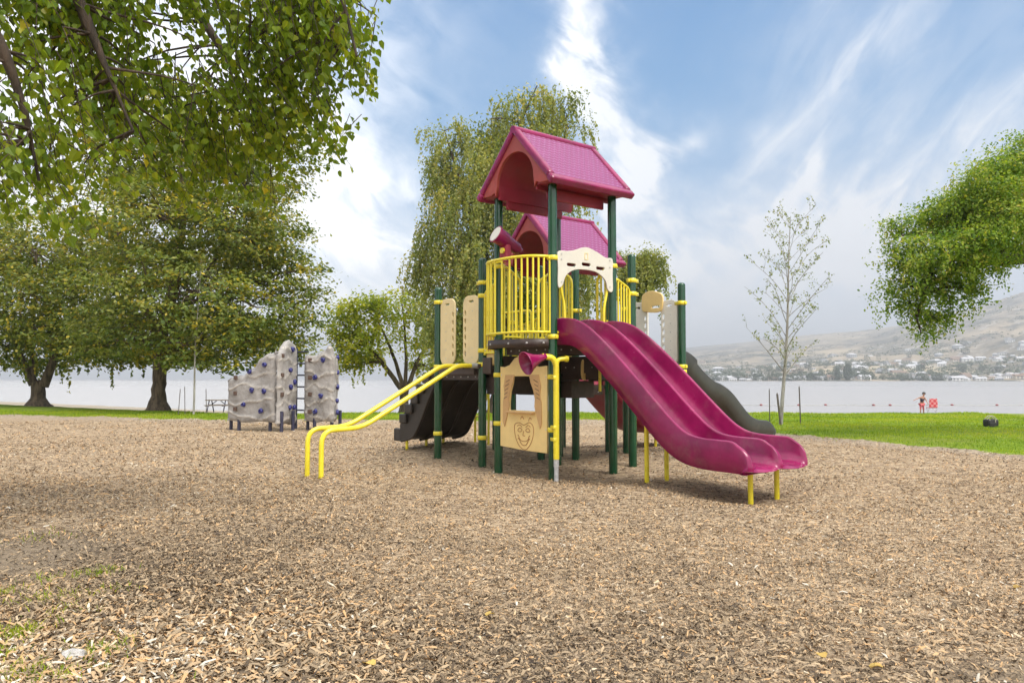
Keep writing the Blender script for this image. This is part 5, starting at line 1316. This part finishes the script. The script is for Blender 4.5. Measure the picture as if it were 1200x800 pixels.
def person():
    Yp = 61.; b = W(1079, 0, Yp); b.z = gzs(b.x, b.y); root_ = thing('person', 'person in a dark top standing with one arm stretched out by the red chair', 'person', b)
    h = {'pelvis': (0, 0, .95), 'spine': (.02, -.02, 1.18), 'chest': (.05, -.04, 1.38), 'neck': (.09, -.07, 1.53), 'head': (.13, -.10, 1.68), 'crown': (.14, -.10, 1.78),
         'ls': (-.12, -.06, 1.44), 'le': (-.38, -.10, 1.34), 'lw': (-.62, -.12, 1.24), 'lh': (-.70, -.13, 1.20), 'rs': (.22, -.02, 1.42), 're': (.30, -.12, 1.16), 'rw': (.28, -.32, 1.0), 'rh': (.27, -.40, .96),
         'lp': (-.09, 0, .90), 'lk': (-.12, -.05, .50), 'la': (-.13, 0, .08), 'lt': (-.14, -.15, .03), 'rp': (.09, 0, .90), 'rk': (.11, -.03, .50), 'ra': (.13, .02, .08), 'rt': (.14, -.13, .03)}
    rad = {'pelvis': .15, 'spine': .13, 'chest': .145, 'neck': .055, 'head': .10, 'crown': .07, 'ls': .065, 'le': .045, 'lw': .032, 'lh': .035, 'rs': .065, 're': .045, 'rw': .032, 'rh': .035, 'lp': .09, 'lk': .06, 'la': .04, 'lt': .035, 'rp': .09, 'rk': .06, 'ra': .04, 'rt': .035}
    ed = [('pelvis', 'spine'), ('spine', 'chest'), ('chest', 'neck'), ('neck', 'head'), ('head', 'crown'), ('chest', 'ls'), ('ls', 'le'), ('le', 'lw'), ('lw', 'lh'), ('chest', 'rs'), ('rs', 're'), ('re', 'rw'), ('rw', 'rh'), ('pelvis', 'lp'), ('lp', 'lk'), ('lk', 'la'), ('la', 'lt'), ('pelvis', 'rp'), ('rp', 'rk'), ('rk', 'ra'), ('ra', 'rt')]
    def skin(keys, edges, scale, name, m):
        ks = list(keys); me = bpy.data.meshes.new(name); me.from_pydata([h[k] for k in ks], [(ks.index(a), ks.index(c)) for a, c in edges], [])
        ob = bpy.data.objects.new(name, me); col.objects.link(ob); ob.modifiers.new('s', 'SKIN'); me.skin_vertices if me.skin_vertices else None
        if not me.skin_vertices: ob.data.skin_vertices.add() if False else None
        sv = me.skin_vertices[0].data
        for k, key in enumerate(ks): sv[k].radius = (rad[key]*scale, rad[key]*scale*.85)
        sv[0].use_root = True
        ob.modifiers.new('d', 'SUBSURF').levels = 2
        dg = bpy.context.evaluated_depsgraph_get(); m2 = bpy.data.meshes.new_from_object(ob.evaluated_get(dg)); bpy.data.objects.remove(ob)
        for p_ in m2.polygons: p_.use_smooth = True
        m2.transform(Matrix.Translation(b)); m2.materials.clear(); return link(name, m2, m, root_)
    skin(h.keys(), ed, 1, 'body', M['skin'])
    skin(['pelvis', 'spine', 'chest', 'ls', 'rs'], [('pelvis', 'spine'), ('spine', 'chest'), ('chest', 'ls'), ('chest', 'rs')], 1.12, 'top', M['darkcloth'])
    skin(['pelvis', 'lp', 'lk', 'rp', 'rk'], [('pelvis', 'lp'), ('lp', 'lk'), ('pelvis', 'rp'), ('rp', 'rk')], 1.14, 'shorts', M['pinkcloth'])
    bm = bmesh.new(); bmesh.ops.create_icosphere(bm, subdivisions=2, radius=.125); bmesh.ops.translate(bm, verts=bm.verts, vec=b+Vector((.145, -.06, 1.73))); me = bpy.data.meshes.new('hair'); bm.to_mesh(me); bm.free()
    link('hair', me, M['hair'], root_)
    # red patterned chair
    c = b+Vector((.55, -.5, 0)); c.z = gzs(c.x, c.y); t = thing('folding_chair', 'red and pale patterned folding beach chair right beside the person on the shore', 'chair', c)
    MB().box(c+Vector((.0, -.12, 1.02)), (.62, .05, .66), bev=.015).build('backrest', M['redcloth'], t); MB().box(c+Vector((0, .16, .68)), (.58, .52, .05), bev=.015).build('seat', M['redcloth'], t)
    for sx in (-1, 1):
        MB().tube([c+Vector((sx*.29, -.14, 1.36)), c+Vector((sx*.29, -.1, .66)), c+Vector((sx*.27, .40, 0))], .018, 8).build('leg', M['galv'], t)
        MB().tube([c+Vector((sx*.29, .42, .68)), c+Vector((sx*.27, -.12, 0))], .018, 8).build('leg', M['galv'], t)
        MB().box(c+Vector((sx*.31, .12, .88)), (.05, .5, .03), bev=.01).build('armrest', M['galv'], t)
person()

# ------------------------------------------------------------------ grass blades and wood chips
def grass():
    q = np.random.default_rng(3); Pn = []
    def take(n, x0, x1, y0, y1, fn):
        x = q.uniform(x0, x1, n); y = q.uniform(y0, y1, n); k = fn(x, y); return np.stack([x[k], y[k]], 1)
    jag = lambda x, y: .35*np.sin(x*2.3)*np.sin(x*5.1+y)+.2*np.sin(x*9.7)
    A = take(230000, -24, 17, 11, 32, lambda x, y: (y > bark_edge(x)+jag(x, y)*.4-.12) & (y < crest(x)+.6) & (np.abs(x) < y*.66+.4))
    Bm = take(90000, -24, 17, 8, 32, lambda x, y: (np.abs(y-bark_edge(x)-.1+.5*np.sin(x*3.1+y*2)*np.sin(x*7.3)) < .35+.25*jag(x, y)) & (np.abs(x) < y*.66+.4))
    Cc = []
    spots = [(7, 690, .10, 160), (62, 697, .16, 150), (8, 742, .13, 260), (38, 738, .12, 240), (130, 755, .13, 260), (5, 765, .10, 180), (60, 672, .16, 120), (128, 668, .12, 120), (20, 790, .12, 160), (70, 790, .10, 140), (85, 715, .13, 90), (45, 778, .09, 80), (125, 780, .07, 40), (55, 626, .20, 80), (120, 690, .10, 40), (228, 790, .05, 16), (105, 668, .08, 40), (150, 690, .1, 30)]
    for px, py, r_, n in spots:
        Yd = EYE*F/(py-HZ); c = W(px, py, Yd); n = int(n*.55); Cc.append(q.normal(size=(n, 2))*np.array([r_, r_*1.1])*.6+np.array([c.x, c.y]))
    Cc = np.concatenate(Cc)
    allp = np.concatenate([A, Bm, Cc]); n = len(allp); x, y = allp[:, 0], allp[:, 1]; z = gz(x, y)
    near = np.zeros(n, bool); near[-len(Cc):] = True
    h = np.where(near, q.uniform(.02, .065, n), q.uniform(.025, .07, n)); wd = np.where(near, .0035, .007*(y/22))
    an = q.uniform(0, 6.28, n); lean = q.normal(0, .45, (n, 2))*h[:, None]
    b = np.stack([x, y, z-.005], 1); s = np.stack([np.cos(an), np.sin(an), np.zeros(n)], 1)*wd[:, None]
    mid = b+np.stack([lean[:, 0]*.4, lean[:, 1]*.4, h*.6], 1); tip = b+np.stack([lean[:, 0]*1.1, lean[:, 1]*1.1, h], 1)
    V = np.stack([b-s, b+s, mid+s*.7, mid-s*.7, tip], 1).reshape(-1, 3); i = np.arange(n)[:, None]*5
    patch = .5+.28*np.sin(x*.7+1.2*np.sin(y*.5))*np.sin(y*1.1)+q.normal(0, .18, n)-.12
    T = np.repeat(np.clip(patch, 0, 1), 5)
    tag(link('grass', npmesh('grass', V, [i+np.array([0, 1, 2, 3]), i+np.array([3, 2, 4])], False, {'tone': T}), M['grassblade']), kind='stuff')
grass()
def chips():
    q = np.random.default_rng(4); out = []
    def band(n, y0, y1, size, pw=1.0):
        y = y0+(y1-y0)*q.uniform(0, 1, n)**pw; x = q.uniform(-1, 1, n)*(y*.64+.25); return np.stack([x, y, np.full(n, size)], 1)
    Pn = np.concatenate([band(75000, 3.0, 4.6, 1.0), band(115000, 4.6, 7.0, .92), band(130000, 7.0, 11.0, 1.0), band(90000, 11, 19, 1.3), band(26000, 19, 25.4, 1.7)])
    x, y, sz = Pn.T; k = (y < bark_edge(x)-.05); x, y, sz = x[k], y[k], sz[k]; n = len(x)
    nzv = np.sin(x*1.7+2*np.sin(y*1.1))*np.sin(y*1.9+np.sin(x*2.3))
    big = np.exp(-(((x+1.7)/1.2)**2+((y-3.9)/1.2)**2))        # coarser, fresher chips lie bottom left
    bare = np.clip(np.exp(-(((x-2.75)/.95)**2+((y-3.55)/.42)**2))*.93+np.exp(-(((x+3.9)/1.0)**2+((y-6.1)/1.1)**2))*.85+.22*np.clip(nzv, 0, 1), 0, .93)   # trodden bare soil patches
    keep = q.uniform(size=n) > bare; x, y, sz, nzv, big = x[keep], y[keep], sz[keep], nzv[keep], big[keep]; n = len(x)
    z = gz(x, y)+q.uniform(-.003, .020, n)+.012*np.clip(nzv, -1, 1)*0
    ln = q.gamma(3.4, .0085, n)*sz*(1+.9*big); ln = ln*np.where(x > -.4-.1*y, .82, 1.0); ln = np.clip(ln, .008, .10); wd = ln*q.uniform(.10, .38, n); wd = np.clip(wd, .0035, .016*sz)
    an = q.uniform(0, 6.28, n)
    t = np.stack([np.cos(an), np.sin(an), q.normal(0, .30, n)], 1); t /= np.linalg.norm(t, axis=1)[:, None]
    up = np.stack([q.normal(0, .38, n), q.normal(0, .38, n), np.ones(n)], 1); up -= t*np.sum(up*t, 1)[:, None]; up /= np.linalg.norm(up, axis=1)[:, None]
    b = np.cross(up, t); c = np.stack([x, y, z], 1); L_ = ln[:, None]/2; w_ = wd[:, None]/2
    cv = up*(q.normal(0, .16, n)*ln)[:, None]; tk = up*(np.clip(wd*.18, .0008, .003))[:, None]; sk = q.uniform(-.3, .3, (n, 1))
    V = np.stack([c-t*L_-b*w_*(.5+sk), c-t*L_*.9+b*w_*.6, c+b*w_+cv+t*L_*sk, c-b*w_+cv+t*L_*sk, c+t*L_-b*w_*.5, c+t*L_*.85+b*w_*(.6+sk)], 1).reshape(-1, 3)
    i = np.arange(n)[:, None]*6
    Fq = np.concatenate([i+np.array([0, 3, 2, 1]), i+np.array([3, 4, 5, 2])])
    tone = q.beta(2.1, 2.0, n)*.90+.03+.06*nzv; tone = np.where(q.uniform(size=n) < .02, q.uniform(.85, 1, n), tone)
    tone = .5+(tone-.5)*1.18+.22*big*(q.uniform(size=n) < .6)
    # broad patches of darker chips
    dk = np.clip(np.exp(-(((x-.2)/2.2)**2+((y-3.9)/.8)**2))*.10+np.exp(-(((x+2.6)/1.6)**2+((y-6.0)/1.3)**2))*.16, 0, 1); tone = tone-dk
    T = np.repeat(np.clip(tone, 0, 1), 6)
    me = npmesh('wood_chips', V, [Fq], False, {'tone': T}); tag(link('wood_chips', me, M['chip']), kind='stuff')
    # fallen yellow leaves, each its own thing
    m = leaf_mat('fallen_leaf', [(0, (.40, .26, .07)), (1, (.58, .42, .12))], .2, .7)
    spots = [(955, 772, 'yellow green fallen leaf in the bottom right corner'), (1020, 784, 'tan fallen leaf near the bottom right edge'), (435, 773, 'round tan fallen leaf near the bottom edge left of centre'), (1185, 684, 'ochre fallen leaf at the right edge on the chips'), (575, 716, 'orange brown fallen leaf on the chips below the talk tube')]
    for px, py, lab in spots:
        Yd = EYE*F/(py-HZ); c = W(px, py, Yd); c.z = gzs(c.x, c.y)+.022; nn = 10; vs = []; r_ = random.Random(px); a0 = r_.uniform(0, 3)
        for side in (0, 1):
            for k_ in range(nn):
                a = 2*math.pi*k_/nn; lx = .034*math.cos(a); ly = .020*math.sin(a)*(1.1-.5*math.cos(a)); zz = .010*abs(ly)/.02+.006*math.sin(a*2)
                vs.append(c+Vector((lx*math.cos(a0)-ly*math.sin(a0), lx*math.sin(a0)+ly*math.cos(a0), zz-.0012*side)))
        me = bpy.data.meshes.new('fallen_leaf'); me.from_pydata([tuple(v) for v in vs], [], [tuple(range(nn)), tuple(range(nn, 2*nn))[::-1]]+[(k_, nn+k_, nn+(k_+1) % nn, (k_+1) % nn) for k_ in range(nn)])
        at = me.attributes.new('tone', 'FLOAT', 'POINT'); at.data.foreach_set('value', np.full(2*nn, r_.random(), np.float32))
        tag(link('fallen_leaf', me, m, None, c), lab, 'leaf')
chips()
